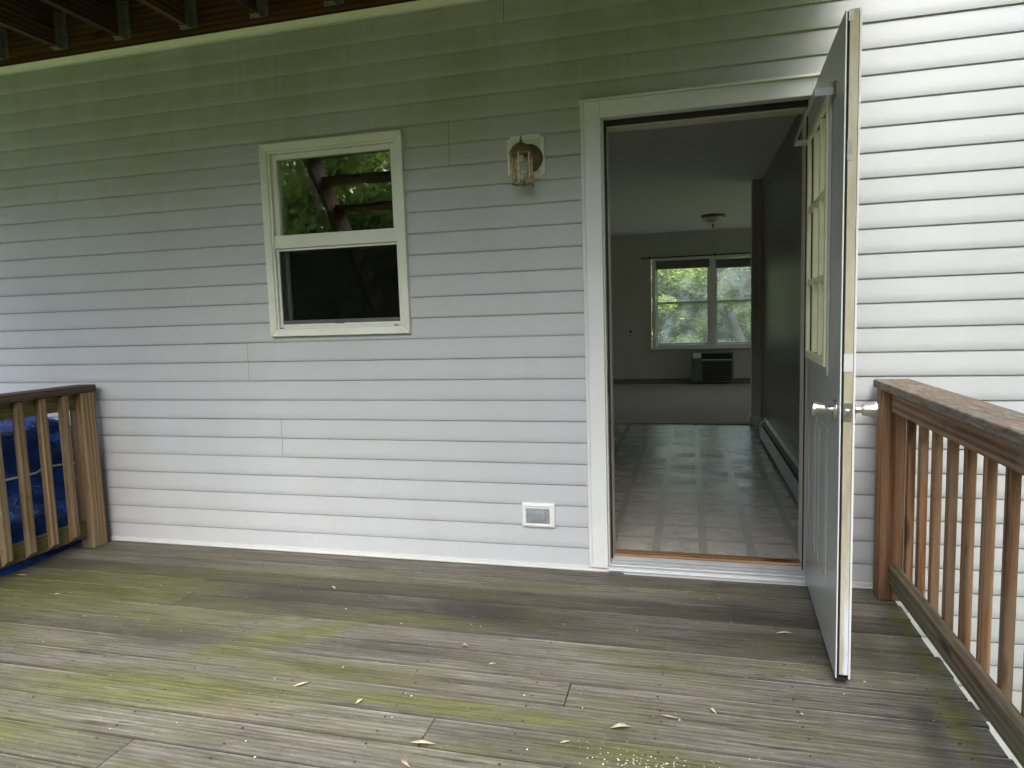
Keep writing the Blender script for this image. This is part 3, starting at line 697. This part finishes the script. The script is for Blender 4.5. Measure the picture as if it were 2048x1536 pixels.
hole = build("wall_jack", MB().lathe([(0,0),(.022,0),(.022,.008),(.008,.01),(0,.01)], (-.917, 8.0695, .929), (0,-1,0), 14), M_DARK); tag(hole, "small dark round cable jack on the far beige wall", "cable jack")

# ------------------------------------------------------------------ lower deck
deck = thing("deck", "weathered grey wooden deck with green moss stains in front of the house", "deck", (-1.25, -1.8, 0))
PB, GAP = .1395, .0058
DXL, DXR, DYF = -3.40, .826, -3.75
bounds = []
y = -.039
def deck_board(x0, x1, y1, y0):
    h = .0, -.026; dz = rnd.uniform(-.0012, .0012); tl = rnd.uniform(-.0011, .0011)
    mbx = MB().box(x0, x1, y0, y1, -.026+dz, dz)
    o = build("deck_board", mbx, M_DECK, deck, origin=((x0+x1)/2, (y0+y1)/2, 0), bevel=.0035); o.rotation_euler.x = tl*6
    return o
butts = {7: [-.383], 9: [-.755], 4: [-2.2], 11: [-1.6], 13: [-.1], 15: [-1.1], 2: [], 5: []}
i = 0
deck_board(DXL, DXR, -.004-.024, -.039-GAP/2) if False else None
deck_board(DXL, .745, -.028, -.039+GAP/2-.0035)
while y > DYF:
    y0 = y-PB
    e0, e1 = DXL+rnd.uniform(-.008, .008), DXR+rnd.uniform(-.009, .009)
    xs = [e0]+butts.get(i, [])+[e1]
    for q in range(len(xs)-1):
        deck_board(xs[q]+(.0012 if q else 0), xs[q+1]-(.0012 if q+2 < len(xs) else 0), y-GAP/2+rnd.uniform(-.0006,.0006), y0+GAP/2+rnd.uniform(-.0006,.0006))
    y = y0; i += 1
for xx in np.arange(DXL+.05, DXR-.06, .405):
    build("joist", MB().box(xx, xx+.038, DYF, -.04, -.22, -.0285), M_JOIST, deck, origin=(float(xx), -1.9, -.12))
nm = MB(); nr = np.random.default_rng(3)
for jx_ in np.arange(DXL+.05, DXR-.06, .405):
    for bq in range(14):
        for dy in (.032, .105):
            x_, y_ = jx_+.019+nr.normal(0,.006), -.039-PB*bq-dy+nr.normal(0,.004); n0 = len(nm.v); rr_ = .0042
            nm.v += [(x_+rr_*math.cos(k*math.pi/3), y_+rr_*math.sin(k*math.pi/3), .0022) for k in range(6)]; nm.f.append(tuple(range(n0, n0+6)))
nh = build("nail_heads", nm, M_BLACK, deck); nh["kind"] = "stuff"
build("rim_joist", MB().box(DXL+.005, DXR-.045, DYF-.04, DYF-.001, -.22, -.0285), M_LEDGER, deck)
for xx in (DXL+.1, -1.3, DXR-.2): build("support_post", MB().box(xx, xx+.09, -3.5, -3.41, -1.8, -.2205), M_POST_L, deck)

# ------------------------------------------------------------------ right railing
rr = thing("railing", "reddish-brown wooden railing with grey weathered cap beside the open door", "railing", (.8, -1.7, 0), "deck railings")
build("post", MB().box(.752, .841, -.142, -.053, .001, .874), M_POST_R, rr, origin=(.796, -.097, 0), bevel=.004)
build("post", MB().box(.752, .841, -3.65, -3.561, .001, .874), M_POST_R, rr, origin=(.796, -3.6, 0), bevel=.004)
build("top_rail", MB().box(.785, .823, -3.56, -.1425, .786, .874), M_RAIL_R, rr, origin=(.804, -1.8, .83), bevel=.004)
build("bottom_rail", MB().box(.786, .8225, -3.56, -.1425, .070, .156), M_RAIL_RB, rr, origin=(.796, -1.8, .11), bevel=.004)
capm = MB().hexa([(.742,-.03,.8745),(.738,-3.7,.8745),(.876,-3.7,.8745),(.880,-.03,.8745),(.742,-.03,.908),(.738,-3.7,.908),(.876,-3.7,.908),(.880,-.03,.908)])
capm.f = [tuple(reversed(f)) for f in capm.f]
build("cap_rail", capm, M_CAP_R, rr, origin=(.81, -1.8, .89), bevel=.005)
yy = -.218; q = 0
while yy > -3.5:
    w = .0175
    b = build("baluster", MB().box(.8235, .8500, yy-w, yy+w, .035+rnd.uniform(-.006,.006), .868), M_POST_R, rr, origin=(.834, yy, .4), bevel=.003); b.rotation_euler.x = rnd.uniform(-.006, .006)
    yy -= .1425; q += 1
# ------------------------------------------------------------------ left railing
lr = thing("railing", "tan wooden railing in front of the blue tarp at the left end of the deck", "railing", (-3.26, -1.7, 0), "deck railings")
build("post", MB().box(-3.300, -3.211, -.165, -.076, .001, .872), M_POST_L, lr, origin=(-3.26, -.12, 0), bevel=.004)
build("post", MB().box(-3.306, -3.217, -3.65, -3.561, .001, .872), M_POST_L, lr, origin=(-3.26, -3.6, 0), bevel=.004)
build("top_rail", MB().box(-3.29, -3.252, -3.56, -.1655, .782, .871), M_RAIL_L, lr, origin=(-3.27, -1.8, .83), bevel=.004)
build("bottom_rail", MB().box(-3.29, -3.252, -3.56, -.1655, .066, .155), M_RAIL_L, lr, origin=(-3.27, -1.8, .11), bevel=.004)
build("cap_rail", MB().prism([(-3.345,-.05),(-3.345,-3.7),(-3.205,-3.7),(-3.205,-.075),(-3.23,-.045)], 'z', .8725, .909), M_CAP_L, lr, origin=(-3.27, -1.8, .89), bevel=.005)
yy = -.262; q = 0
while yy > -3.5:
    w = .0185
    zb = .086; X0, X1 = -3.2515, -3.2145
    m = MB().hexa([(X0,yy-w,zb),(X1,yy-w,zb+.002),(X1,yy+w,zb+.022),(X0,yy+w,zb),(X0,yy-w,.868),(X1,yy-w,.868),(X1,yy+w,.868),(X0,yy+w,.868)])
    m = MB().hexa([(X0,yy-w,zb-.018),(X1,yy-w,zb+.012),(X1,yy+w,zb+.012),(X0,yy+w,zb-.018),(X0,yy-w,.868),(X1,yy-w,.868),(X1,yy+w,.868),(X0,yy+w,.868)])
    b = build("baluster", m, M_POST_L, lr, origin=(-3.23, yy, .4), bevel=.003); b.rotation_euler.x = rnd.uniform(-.008, .008)
    yy -= .1265; q += 1
# front railing behind the viewer (shows only in reflections)
fr = thing("railing", "brown wooden railing along the front edge of the deck", "railing", (-1.2, -3.6, 0), "deck railings")
build("top_rail", MB().box(-3.21, .75, -3.63, -3.592, .786, .874), M_RAIL_R, fr)
build("bottom_rail", MB().box(-3.21, .75, -3.63, -3.592, .068, .156), M_RAIL_R, fr)
build("cap_rail", MB().box(-3.2, .735, -3.69, -3.55, .8745, .908), M_RAIL_R, fr)
for q in range(30):
    xx = -3.1+q*.128; build("baluster", MB().box(xx-.0175, xx+.0175, -3.591, -3.556, .035, .868), M_POST_R, fr, origin=(xx,-3.57,.4))

# ------------------------------------------------------------------ tarp-covered stack at the left
def tarp_height(u, v):   # u along x (0 far left .. 1 at deck side), v along y (0 near wall .. 1 towards viewer)
    return 0
mb = MB(); NX, NY = 70, 70; rng = np.random.default_rng(5)
cx_, cy_, hx, hy, ht_ = -4.22, -.62, .78, .80, .80
nphi, nh = 220, 80
def fold(a, z): return .026*math.sin(a*13+z*7)+.018*math.sin(a*23-z*19+1.3)+.016*math.sin(z*31+2.5*math.sin(a*9))+.011*math.sin(z*57+a*21)+.010*math.sin(a*51+z*27)
for j in range(nh+1):
    tt = j/nh
    for i_ in range(nphi):
        a = 2*math.pi*i_/nphi; ca, sa = math.cos(a), math.sin(a)
        pw = .28; bx = math.copysign(abs(ca)**pw, ca); by = math.copysign(abs(sa)**pw, sa)
        if tt < .62:
            z = -.14+(tt/.62)*(ht_-.10+.14); k = 1.0 + .03*math.sin(z*9)
        else:
            w = (tt-.62)/.38; z = ht_-.10+.10*math.sin(w*math.pi/2)*(1+.0*ca); k = max(0.0, math.cos(w*math.pi/2)**.45)
        f_ = fold(a, z)*min(1, k*1.2)
        cinch = -.035*math.exp(-((z-.44)/.10)**2)
        flare = .05*max(0, (.02-z)/.16)
        X_ = cx_+bx*(hx*k+f_+cinch*k+flare); Y_ = cy_+by*(hy*k+f_+cinch*k+flare)
        zz = z + (.012*math.sin(X_*14+Y_*9)+.010*math.sin(X_*31-Y_*22))*min(1, max(0,(z-.3))*3)
        slope = .16*min(1, max(0, (Y_+.30)/.45))**1.5 if z > .35 else 0
        mb.v.append((X_, Y_, zz-slope*(z/ht_)))
for j in range(nh):
    for i_ in range(nphi):
        i2 = (i_+1) % nphi
        mb.f.append((j*nphi+i_, j*nphi+i2, (j+1)*nphi+i2, (j+1)*nphi+i_))
t = NT("blue_poly_tarp"); p = t.pos(); n = t.noise(p, 5, 5, .6)
t.color(t.ramp(n, [(.3,(.010,.055,.30)),(.6,(.022,.105,.52)),(.8,(.05,.18,.65))])); t.set(.20, 0, .8)
cr = t.noise(t.mapping(p, (6,6,10)), 2.0, 6, .62, 1.6); t.bump(cr, .11, .9)
tarp = build("tarp_covered_stack", mb, t.m, smooth=True)
tag(tarp, "stack wrapped in a wrinkled blue tarp behind the left railing", "tarp")
mb = MB(); pts = []
for i_ in range(97):
    a = 2*math.pi*i_/96; ca, sa = math.cos(a), math.sin(a); bx = math.copysign(abs(ca)**.28, ca); by = math.copysign(abs(sa)**.28, sa)
    z = .44; f_ = fold(a, z); k = 1+.03*math.sin(z*9); pts.append((cx_+bx*(hx*k+f_-.025), cy_+by*(hy*k+f_-.025), z+.012*math.sin(a*5)))
build("rope", mb.tube(pts, .006, 6, False), M_ROPE, tarp)
hem = MB()
for i_ in range(41):
    yq = -1.4+i_*.03; 
    hem.v += [(-3.46, yq, .05+.02*math.sin(yq*17)), (-3.405, yq, .032+.012*math.sin(yq*23)), (-3.345+.02*math.sin(yq*9), yq, .004)]
    if i_:
        for q in (0, 1): hem.f.append((3*i_-3+q, 3*i_-2+q, 3*i_+1+q, 3*i_+q))
o = build("hem", hem, t.m, tarp, smooth=True); sm = o.modifiers.new("s", 'SOLIDIFY'); sm.thickness = .004

# ------------------------------------------------------------------ upper deck overhead
ud = thing("upper_deck", "dark underside of the wooden upper deck with joists above the wall", "deck", (-3, -1.5, 2.7))
UX0 = -4.9; UX1 = .64; UY = -2.2
build("ledger", MB().box(UX0, UX1, -.056, -.0165, 2.69, 2.935), M_LEDGER, ud)
jx = -3.247-.4064*9; 
while jx < UX1-.05:
    if jx > UX0:
        build("joist", MB().box(jx-.019, jx+.019, UY+.04, -.0565, 2.715, 2.950), M_JOIST, ud, origin=(jx, -1.6, 2.83), bevel=.003)
        hg = MB(); hg.box(jx-.0215, jx-.0195, -.105, -.058, 2.712, 2.90); hg.box(jx+.0195, jx+.0215, -.105, -.058, 2.712, 2.90); hg.box(jx-.0215, jx+.0215, -.105, -.058, 2.7095, 2.7115)
        hg.box(jx-.052, jx-.0216, -.0585, -.0563, 2.712, 2.90); hg.box(jx+.0216, jx+.052, -.0585, -.0563, 2.712, 2.90)
        build("joist_hanger", hg, M_STEEL, ud)
    jx += .4064
build("end_joist", MB().box(UX1-.042, UX1-.004, UY+.04, -.0565, 2.715, 2.950), M_JOIST, ud)
build("rim_joist", MB().box(UX0, UX1, UY, UY+.0395, 2.715, 2.950), M_LEDGER, ud)
build("beam", MB().box(UX0, UX1, UY-.081, UY-.001, 2.72, 2.949), M_JOIST, ud)
yy = -.03
while yy > UY-.02:
    build("deck_board", MB().box(UX0-.02, UX1+.02, yy-.137, yy, 2.9505, 2.976), M_UPDECK, ud, origin=(-3, yy-.07, 2.96)); yy -= .141
for xx in (-4.89, .55): build("support_post", MB().box(xx, xx+.09, UY-.085, UY+.005, -1.8, 2.7145), M_POST_L, ud)

# outdoor stair from the lawn up to the upper deck, left behind the viewer (seen mirrored in the window)
st = thing("staircase", "brown wooden stair up to the upper deck, mirrored in the small window", "stairs", (-2.7, -5.6, -.9))
for xx in (-3.27, -2.2): build("stringer", MB().prism([(UY-.09, 2.70), (UY-.09, 2.97), (-5.9, -1.0), (-5.9, -1.3), (-5.6, -1.3)], 'x', xx, xx+.045), M_JOIST, st)
for q in range(18):
    yq = UY-.28-.205*q; zq = 2.97-.215*(q+1)
    build("tread", MB().box(-3.224, -2.201, yq-.13, yq+.13, zq-.035, zq), M_UPDECK, st, origin=(-2.7, yq, zq))

# ------------------------------------------------------------------ wall lantern
lan = thing("wall_lantern", "tarnished brass wall lantern with ribbed glass between window and door", "wall lamp", (-.715, -.02, 1.938))
x0, x1, z0, z1, ch = -.803, -.628, 1.840, 2.036, .017
def octo(x0, x1, z0, z1, c): return [(x0+c,z0),(x1-c,z0),(x1-c,z0+c*.45),(x1-c*.45,z0+c),(x1,z0+c),(x1,z1-c),(x1-c*.45,z1-c),(x1-c,z1-c*.45),(x1-c,z1),(x0+c,z1),(x0+c,z1-c*.45),(x0+c*.45,z1-c),(x0,z1-c),(x0,z0+c),(x0+c*.45,z0+c),(x0+c,z0+c*.45)]
build("mounting_block", MB().prism(octo(x0,x1,z0,z1,ch), 'y', -.026, -.004), M_CREAM, lan, bevel=.002)
mb = MB(); ring(mb, x0+.019, x1-.019, z0+.021, z1-.021, .008, -.034, -.0262); build("block_moulding", mb, M_CREAM, lan, bevel=.0015)
LX, LY, LZ = -.7155, -.115, 1.88
build("backplate", MB().lathe([(0,0),(.064,0),(.064,.006),(.056,.016),(.03,.024),(0,.026)], (-.700,-.0305,1.927), (0,-1,0), 32), M_BACKPLATE, lan, smooth=True)
build("arm", MB().tube([(-.700,-.05,1.935),(-.705,-.07,1.945),(-.712,-.095,1.952),(LX,LY,1.955)], .011, 10), M_BRASS, lan, smooth=True)
def hexpts(r, z, rot=math.pi/6): return [(LX+r*math.cos(rot+k*math.pi/3), LY+r*math.sin(rot+k*math.pi/3), z) for k in range(6)]
def loft(rings):
    m = MB()
    for rg in rings: m.v += rg
    for a in range(len(rings)-1):
        for k in range(6):
            k2 = (k+1) % 6; m.f.append((a*6+k, a*6+k2, (a+1)*6+k2, (a+1)*6+k))
    m.f.append(tuple(reversed(range(6)))); m.f.append(tuple(range((len(rings)-1)*6, len(rings)*6))); return m
build("roof", loft([hexpts(.055,1.926), hexpts(.058,1.930), hexpts(.050,1.944), hexpts(.042,1.958), hexpts(.026,1.973), hexpts(.008,1.982)]), M_BRASS, lan, bevel=.0012)
build("finial", MB().lathe([(.007,0),(.009,.006),(.004,.012),(.002,.03),(0,.031)], (LX,LY,1.980), (0,0,1), 10), M_BRASS, lan, smooth=True)
for k in range(6):
    a = math.pi/6+k*math.pi/3; px, py = LX+.049*math.cos(a), LY+.049*math.sin(a)
    build("cage_bar", MB().box(px-.0047, px+.0047, py-.0047, py+.0047, 1.800, 1.930), M_BRASS, lan)
mb = MB(); A, B_ = hexpts(.053, 1.800), hexpts(.053, 1.807); Ai, Bi = hexpts(.044, 1.800), hexpts(.044, 1.807)
mb.v += A+B_+Ai+Bi
for k in range(6):
    k2 = (k+1) % 6
    mb.f += [(k,k2,6+k2,6+k), (12+k2,12+k,18+k,18+k2), (6+k,6+k2,18+k2,18+k), (k2,k,12+k,12+k2)]
build("bottom_ring", mb, M_BRASS, lan)
for k in (4, 5, 0): 
    a = math.pi/6+k*math.pi/3; build("foot", MB().lathe([(0,-.012),(.005,-.008),(.005,0)], (LX+.050*math.cos(a), LY+.050*math.sin(a), 1.800), (0,0,1), 8), M_BRASS, lan)
prof = []
for q in range(25):
    z = .0 + q*.0042; prof.append((.031+.0016*math.sin(q*1.6), z))
build("glass_chimney", MB().lathe(prof, (LX,LY,1.812), (0,0,1), 22), M_LENS, lan, smooth=True)
t = NT("frosted_bulb"); t.color((.85,.84,.66)); t.set(.15)
build("bulb", MB().lathe([(.012,.112),(.013,.09),(.022,.07),(.0255,.05),(.022,.03),(.012,.016),(0,.012)], (LX,LY,1.812), (0,0,1), 18), t.m, lan, smooth=True)

# ------------------------------------------------------------------ outlet
ou = thing("outlet_box", "grey weatherproof outlet cover on a white block low on the siding", "outlet", (-.704, -.02, .26))
build("mounting_block", MB().box(-.784, -.624, -.026, -.004, .201, .318), M_PLASTIC, ou, bevel=.004)
mb = MB(); ring(mb, -.776, -.632, .209, .310, .007, -.031, -.0262); build("block_moulding", mb, M_PLASTIC, ou, bevel=.002)
build("cover_plate", MB().box(-.763, -.648, -.032, -.0263, .222, .296), M_OUTGREY, ou, bevel=.002)
mb = MB().prism([(-.745,.234),(-.722,.234),(-.716,.228),(-.698,.228),(-.692,.234),(-.667,.234),(-.667,.278),(-.672,.284),(-.740,.284),(-.745,.278)], 'y', -.0385, -.0322)
lid = build("lid", mb, M_OUTGREY, ou, bevel=.002)
build("lid_panel", MB().box(-.735, -.678, -.041, -.0387, .243, .274), M_OUTGREY, ou, bevel=.0015)
for xx in (-.735, -.692): build("hinge", MB().tube([(xx,-.036,.2885),(xx+.020,-.036,.2885)], .0035, 8), M_STEEL, ou)
for xx in (-.7555, -.6555): build("screw", MB().lathe([(0,0),(.003,0),(.0028,.0012),(0,.0015)], (xx,-.0322,.2575), (0,-1,0), 10), M_BACKPLATE, ou)

# ------------------------------------------------------------------ leaf litter on the deck
def dry_leaf(x, y, L, W, ang, mat, label, curl=.25, bend=.3):
    m = MB(); n = 7
    for i_ in range(n+1):
        s = i_/n; w = W*.8*max(.06, math.sin(math.pi*min(1, s*1.0))**1.3*(1-.45*s)*1.35); cxx = L*(s-.5); cyy = bend*L*((s-.5)**2)
        z = .004+curl*W*math.sin(math.pi*s)
        m.v += [(cxx, cyy-w/2, z+curl*w*.6), (cxx, cyy, z), (cxx, cyy+w/2, z+curl*w*.5)]
        if i_:
            for q in (0, 1): m.f.append((3*i_-3+q, 3*i_+q, 3*i_+1+q, 3*i_-2+q))
    o = build("fallen_leaf", m, mat, smooth=True); o.location = (x, y, .0005); o.rotation_euler.z = ang
    md = o.modifiers.new("t", 'SOLIDIFY'); md.thickness = .0012
    tag(o, label, "leaf", "dry leaves on the deck")
dry_leaf(-1.258,-1.219,.055,.012,.75,M_LEAFDRY,"long curled pale leaf lying on the mossy board left of the deck's middle",.5,.9)
dry_leaf(-1.022,-1.267,.032,.014,1.2,M_LEAFDRY,"short pale leaf on the bright green board, left of its butt joint")
dry_leaf(-.804,-.863,.030,.020,.1,M_LEAFRED,"small pinkish round leaf in the middle of the deck",.5)
dry_leaf(-.671,-.958,.026,.008,.4,M_LEAFDRY,"tiny pale sliver of leaf just right of the pinkish leaf")
dry_leaf(-.74,-1.435,.075,.016,.12,M_LEAFDRY,"pale leaf lying across the end joint at the bottom of the picture",.5,.5)
dry_leaf(-.196,-1.245,.062,.020,.30,M_LEAFDRY,"largest pale winged leaf on the boards below the doorway",.5,.6)
dry_leaf(-.345,-1.338,.030,.010,.5,M_LEAFDRY,"small pale leaf left below the largest winged leaf")
dry_leaf(-.06,-1.156,.055,.010,-.15,M_LEAFRED,"thin brownish leaf right above the largest winged leaf")
dry_leaf(.064,-1.099,.030,.010,-.9,M_LEAFDRY,"narrow pale leaf lying in front of the open door's foot",.5)
dry_leaf(.341,-.538,.060,.012,.15,M_LEAFDRY,"pale curved leaf on the dark boards close to the open door",.6,.7)
dry_leaf(-1.577,-.446,.035,.012,-.5,M_LEAFDRY,"pale leaf on the boards below the small window",.5)
dry_leaf(-2.825,-.742,.035,.009,.1,M_LEAFDRY,"small pale leaf on the green moss near the left railing")
dry_leaf(-3.235,-.575,.065,.010,.05,M_LEAFDRY,"straight pale leaf on the boards beneath the left railing",.1,.0)
dry_leaf(-.757,-1.521,.045,.014,-.6,M_LEAFRED,"orange-brown leaf at the bottom edge of the picture")
r2 = np.random.default_rng(11); m = MB()
def fleck(x, y, s):
    a = r2.uniform(0, 6.28); c_, s_ = math.cos(a)*s, math.sin(a)*s; k = r2.uniform(.35, .9); n = len(m.v); z = .0035
    m.v += [(x+c_, y+s_, z), (x-s_*k, y+c_*k, z+.001), (x-c_, y-s_, z), (x+s_*k, y-c_*k, z+.0015)]; m.f.append((n,n+1,n+2,n+3))
for _ in range(170): fleck(r2.uniform(-3.1,.72), -.08-1.9*r2.random()**.8, .0012+.0045*r2.random()**2.5)
for _ in range(120): fleck(r2.normal(-.10,.11), r2.normal(-1.385,.028), r2.uniform(.0015,.0038))  # pale specks shaped in place of frost-like glints
o = build("debris_and_glints", m, M_FLECK); o["kind"] = "stuff"

# ------------------------------------------------------------------ trees
def crown_mesh(name, seed, n_clump, n_leaf, R, Hc, leaf, mat):
    g = np.random.default_rng(seed)
    d = g.normal(size=(n_clump,3)); d /= np.linalg.norm(d,axis=1)[:,None]
    cc = d*np.array([R,R,Hc])*(g.uniform(.35,1.0,(n_clump,1))**.6)
    idx = g.integers(0, n_clump, n_leaf); cr = g.uniform(.18,.34,n_clump)*R
    p = g.normal(size=(n_leaf,3)); p /= np.linalg.norm(p,axis=1)[:,None]; p *= (g.random((n_leaf,1))**.45)
    P = cc[idx]+p*cr[idx][:,None]*np.array([1,1,.75])
    a = g.normal(size=(n_leaf,3)); a /= np.linalg.norm(a,axis=1)[:,None]
    b = np.cross(a, g.normal(size=(n_leaf,3))); b /= np.linalg.norm(b,axis=1)[:,None]
    s = leaf*g.uniform(.6,1.4,(n_leaf,1))
    V = np.stack([P-a*s, P+b*s*.5, P+a*s, P-b*s*.5],1).reshape(-1,3)
    me = bpy.data.meshes.new(name); me.vertices.add(len(V)); me.vertices.foreach_set("co", V.ravel())
    me.loops.add(n_leaf*4); me.loops.foreach_set("vertex_index", np.arange(n_leaf*4)); me.polygons.add(n_leaf)
    me.polygons.foreach_set("loop_start", np.arange(n_leaf)*4); me.polygons.foreach_set("loop_total", np.full(n_leaf,4)); me.update(calc_edges=True); me.validate()
    me.materials.append(mat); return me
CROWNS = [crown_mesh("crown_a", 3, 46, 15000, 3.0, 3.4, .11, M_LEAF1), crown_mesh("crown_b", 4, 40, 13000, 2.8, 3.0, .12, M_LEAF2),
          crown_mesh("crown_c", 5, 60, 26000, 2.6, 3.2, .075, M_LEAF2), crown_mesh("crown_d", 6, 60, 26000, 2.6, 3.2, .07, M_LEAF3)]
def tree(x, y, h, r, kind, label, group, lean=(0,0), seed=0):
    z = float(ground_z(x, y)); g = random.Random(seed)
    root = thing("tree", label, "tree", (x, y, z), group)
    top = Vector((x+lean[0], y+lean[1], z+h*.72)); b = Vector((x, y, z-.2)); m = MB()
    pts = [b.lerp(top, s)+Vector((g.uniform(-.12,.12), g.uniform(-.12,.12), 0))*(s > 0) for s in (0,.2,.4,.6,.8,1)]
    m.tube(pts, [.26,.21,.18,.14,.10,.05], 9)
    for q in range(6):
        s = .35+.1*q; p0 = b.lerp(top, s); a = g.uniform(0, 6.28); L = r*g.uniform(.5,.85)
        m.tube([p0, p0+Vector((math.cos(a)*L*.5, math.sin(a)*L*.5, L*.35)), p0+Vector((math.cos(a)*L, math.sin(a)*L, L*.8))], [.09,.06,.02], 6)
    build("trunk", m, M_BARK, root, smooth=True)
    c = bpy.data.objects.new("crown", CROWNS[kind]); link(c, root, (x+lean[0], y+lean[1], z+h*.60))
    s = r/2.9; c.scale = (s, s, h*.45/3.3); c.rotation_euler.z = g.uniform(0, 6.28)
    return root
gB, gF = "trees behind the viewer", "trees seen through the back window"
BACK = ((-8.5,-21,9.0,4.0,0,"left behind"),(-2.2,-23,9.5,4.2,1,"straight behind"),(3.8,-21.5,9.0,4.0,0,"right of the middle behind"),(9.6,-17,8,3.8,1,"right behind"),(-13.2,-19.5,11,4.2,0,"far left behind"),(-16.5,-27,12,4.6,1,"farthest left behind"),
        (5.4,-6.2,12.0,4.1,0,"added to block light, nearest on the right"),(9.8,-1.0,9.5,3.6,1,"added to block light, on the right beside the house"),(12,-8,11,4.4,0,"added to block light, far right"),(-14.5,-7.5,9.5,4.0,0,"added to block light, on the left beside the house"))  # side trees are unseen, added to hold back sky light on the wall
for i_, (x, y, h, r, k, w) in enumerate(BACK):
    tree(x, y, h, r, k, "leafy green tree out of the picture, %s of the viewer" % w, gB, seed=i_)
for i_ in range(15):                       # unseen tree belt added to close off low sky light
    a = math.radians(-100+i_*14); d = 29+2.5*math.sin(i_*2.3); x, y = d*math.sin(a)*1.15-1, -d*abs(math.cos(a))**.7-2
    if x < -20: continue
    tree(x, y, 10.5+1.5*math.sin(i_*1.7), 4.8, i_ % 2, "green tree in the unseen belt added to block low sky light", gB, seed=60+i_)
def shrub(x, y, r, h, kind, label, group, seed):
    z = float(ground_z(x, y)); root = thing("shrub", label, "shrub", (x, y, z), group); g = random.Random(seed); m = MB()
    for q in range(5):
        a = g.uniform(0, 6.28); m.tube([(x, y, z-.1), (x+.3*r*math.cos(a), y+.3*r*math.sin(a), z+h*.4), (x+.5*r*math.cos(a), y+.5*r*math.sin(a), z+h*.75)], [.05,.035,.012], 5)
    build("stem", m, M_BARK, root)
    c = bpy.data.objects.new("foliage", CROWNS[kind]); link(c, root, (x, y, z+h*.48)); c.scale = (r/2.8, r/2.8, h*.5/3.1); c.rotation_euler.z = g.uniform(0, 6.28)
for i_ in range(14):  # unseen low shrubs, added to fill the bright gaps under the trees
    a = math.radians(-85+i_*13); d = 24+1.5*math.sin(i_*3.1)
    shrub(d*math.sin(a)-1, -d*math.cos(a)-2, 3.2, 3.8, i_ % 2, "green shrub out of the picture, added to block low sky light", "unseen shrubs behind the viewer", 90+i_)
tree(-2.6, 24, 6.6, 3.4, 2, "bright green tree filling the left half of the back window", gF, seed=31)
tree(2.6, 27, 7.2, 3.6, 2, "light green tree with a leaning trunk in the back window", gF, (-2.0, 0), seed=32)
tree(3.9, 21.5, 6.4, 3.0, 3, "grey-green tree filling the right half of the back window", gF, seed=33)
tree(7.4, 28, 7.5, 3.8, 3, "pale grey-green tree at the right behind the back window", gF, seed=34)
tree(-7.2, 32, 8.5, 4.4, 2, "tall green tree far left behind the back window", gF, seed=35)
tree(-1.0, 37, 9, 5.0, 2, "green tree farthest away behind the back window", gF, seed=36)
tree(4.5, 39, 9, 5.0, 2, "light green tree farthest right behind the back window", gF, seed=37)
gS = "shrubs seen through the back window"
for i_, (x, y, r, h, k, l) in enumerate(((-3.2,22,2.0,3.0,2,"light green shrub at the left under the trees, seen through the back window"),(-.6,27,2.4,3.4,2,"bushy green shrub in the middle behind the back window"),(3.9,18.8,2.2,3.4,3,"grey-green shrub at the right behind the back window"),(2.2,31,3,4,2,"far green shrub behind the white garden chair"),(-4.5,31,3,4,0,"dark green shrub far left behind the back window"),(7,31,3.2,4.5,0,"dark green shrub far right behind the back window"))):
    shrub(x, y, r, h, k, l, gS, 120+i_)
gc = thing("garden_chair", "small white garden chair on the lawn seen through the back window", "chair", (.75, 21.5, float(ground_z(.75, 21.5))))
gz = float(ground_z(.75, 21.5))
build("seat", MB().box(.5, 1.0, 21.3, 21.75, gz+.42, gz+.46), M_WHITEP, gc)
for q in range(4): build("back_slat", MB().box(.52+.125*q, .60+.125*q, 21.74, 21.77, gz+.46, gz+.98), M_WHITEP, gc)
for xx, yq in ((.5,21.3),(.95,21.3),(.5,21.72),(.95,21.72)): build("leg", MB().box(xx, xx+.05, yq, yq+.05, gz-.02, gz+.42), M_WHITEP, gc)
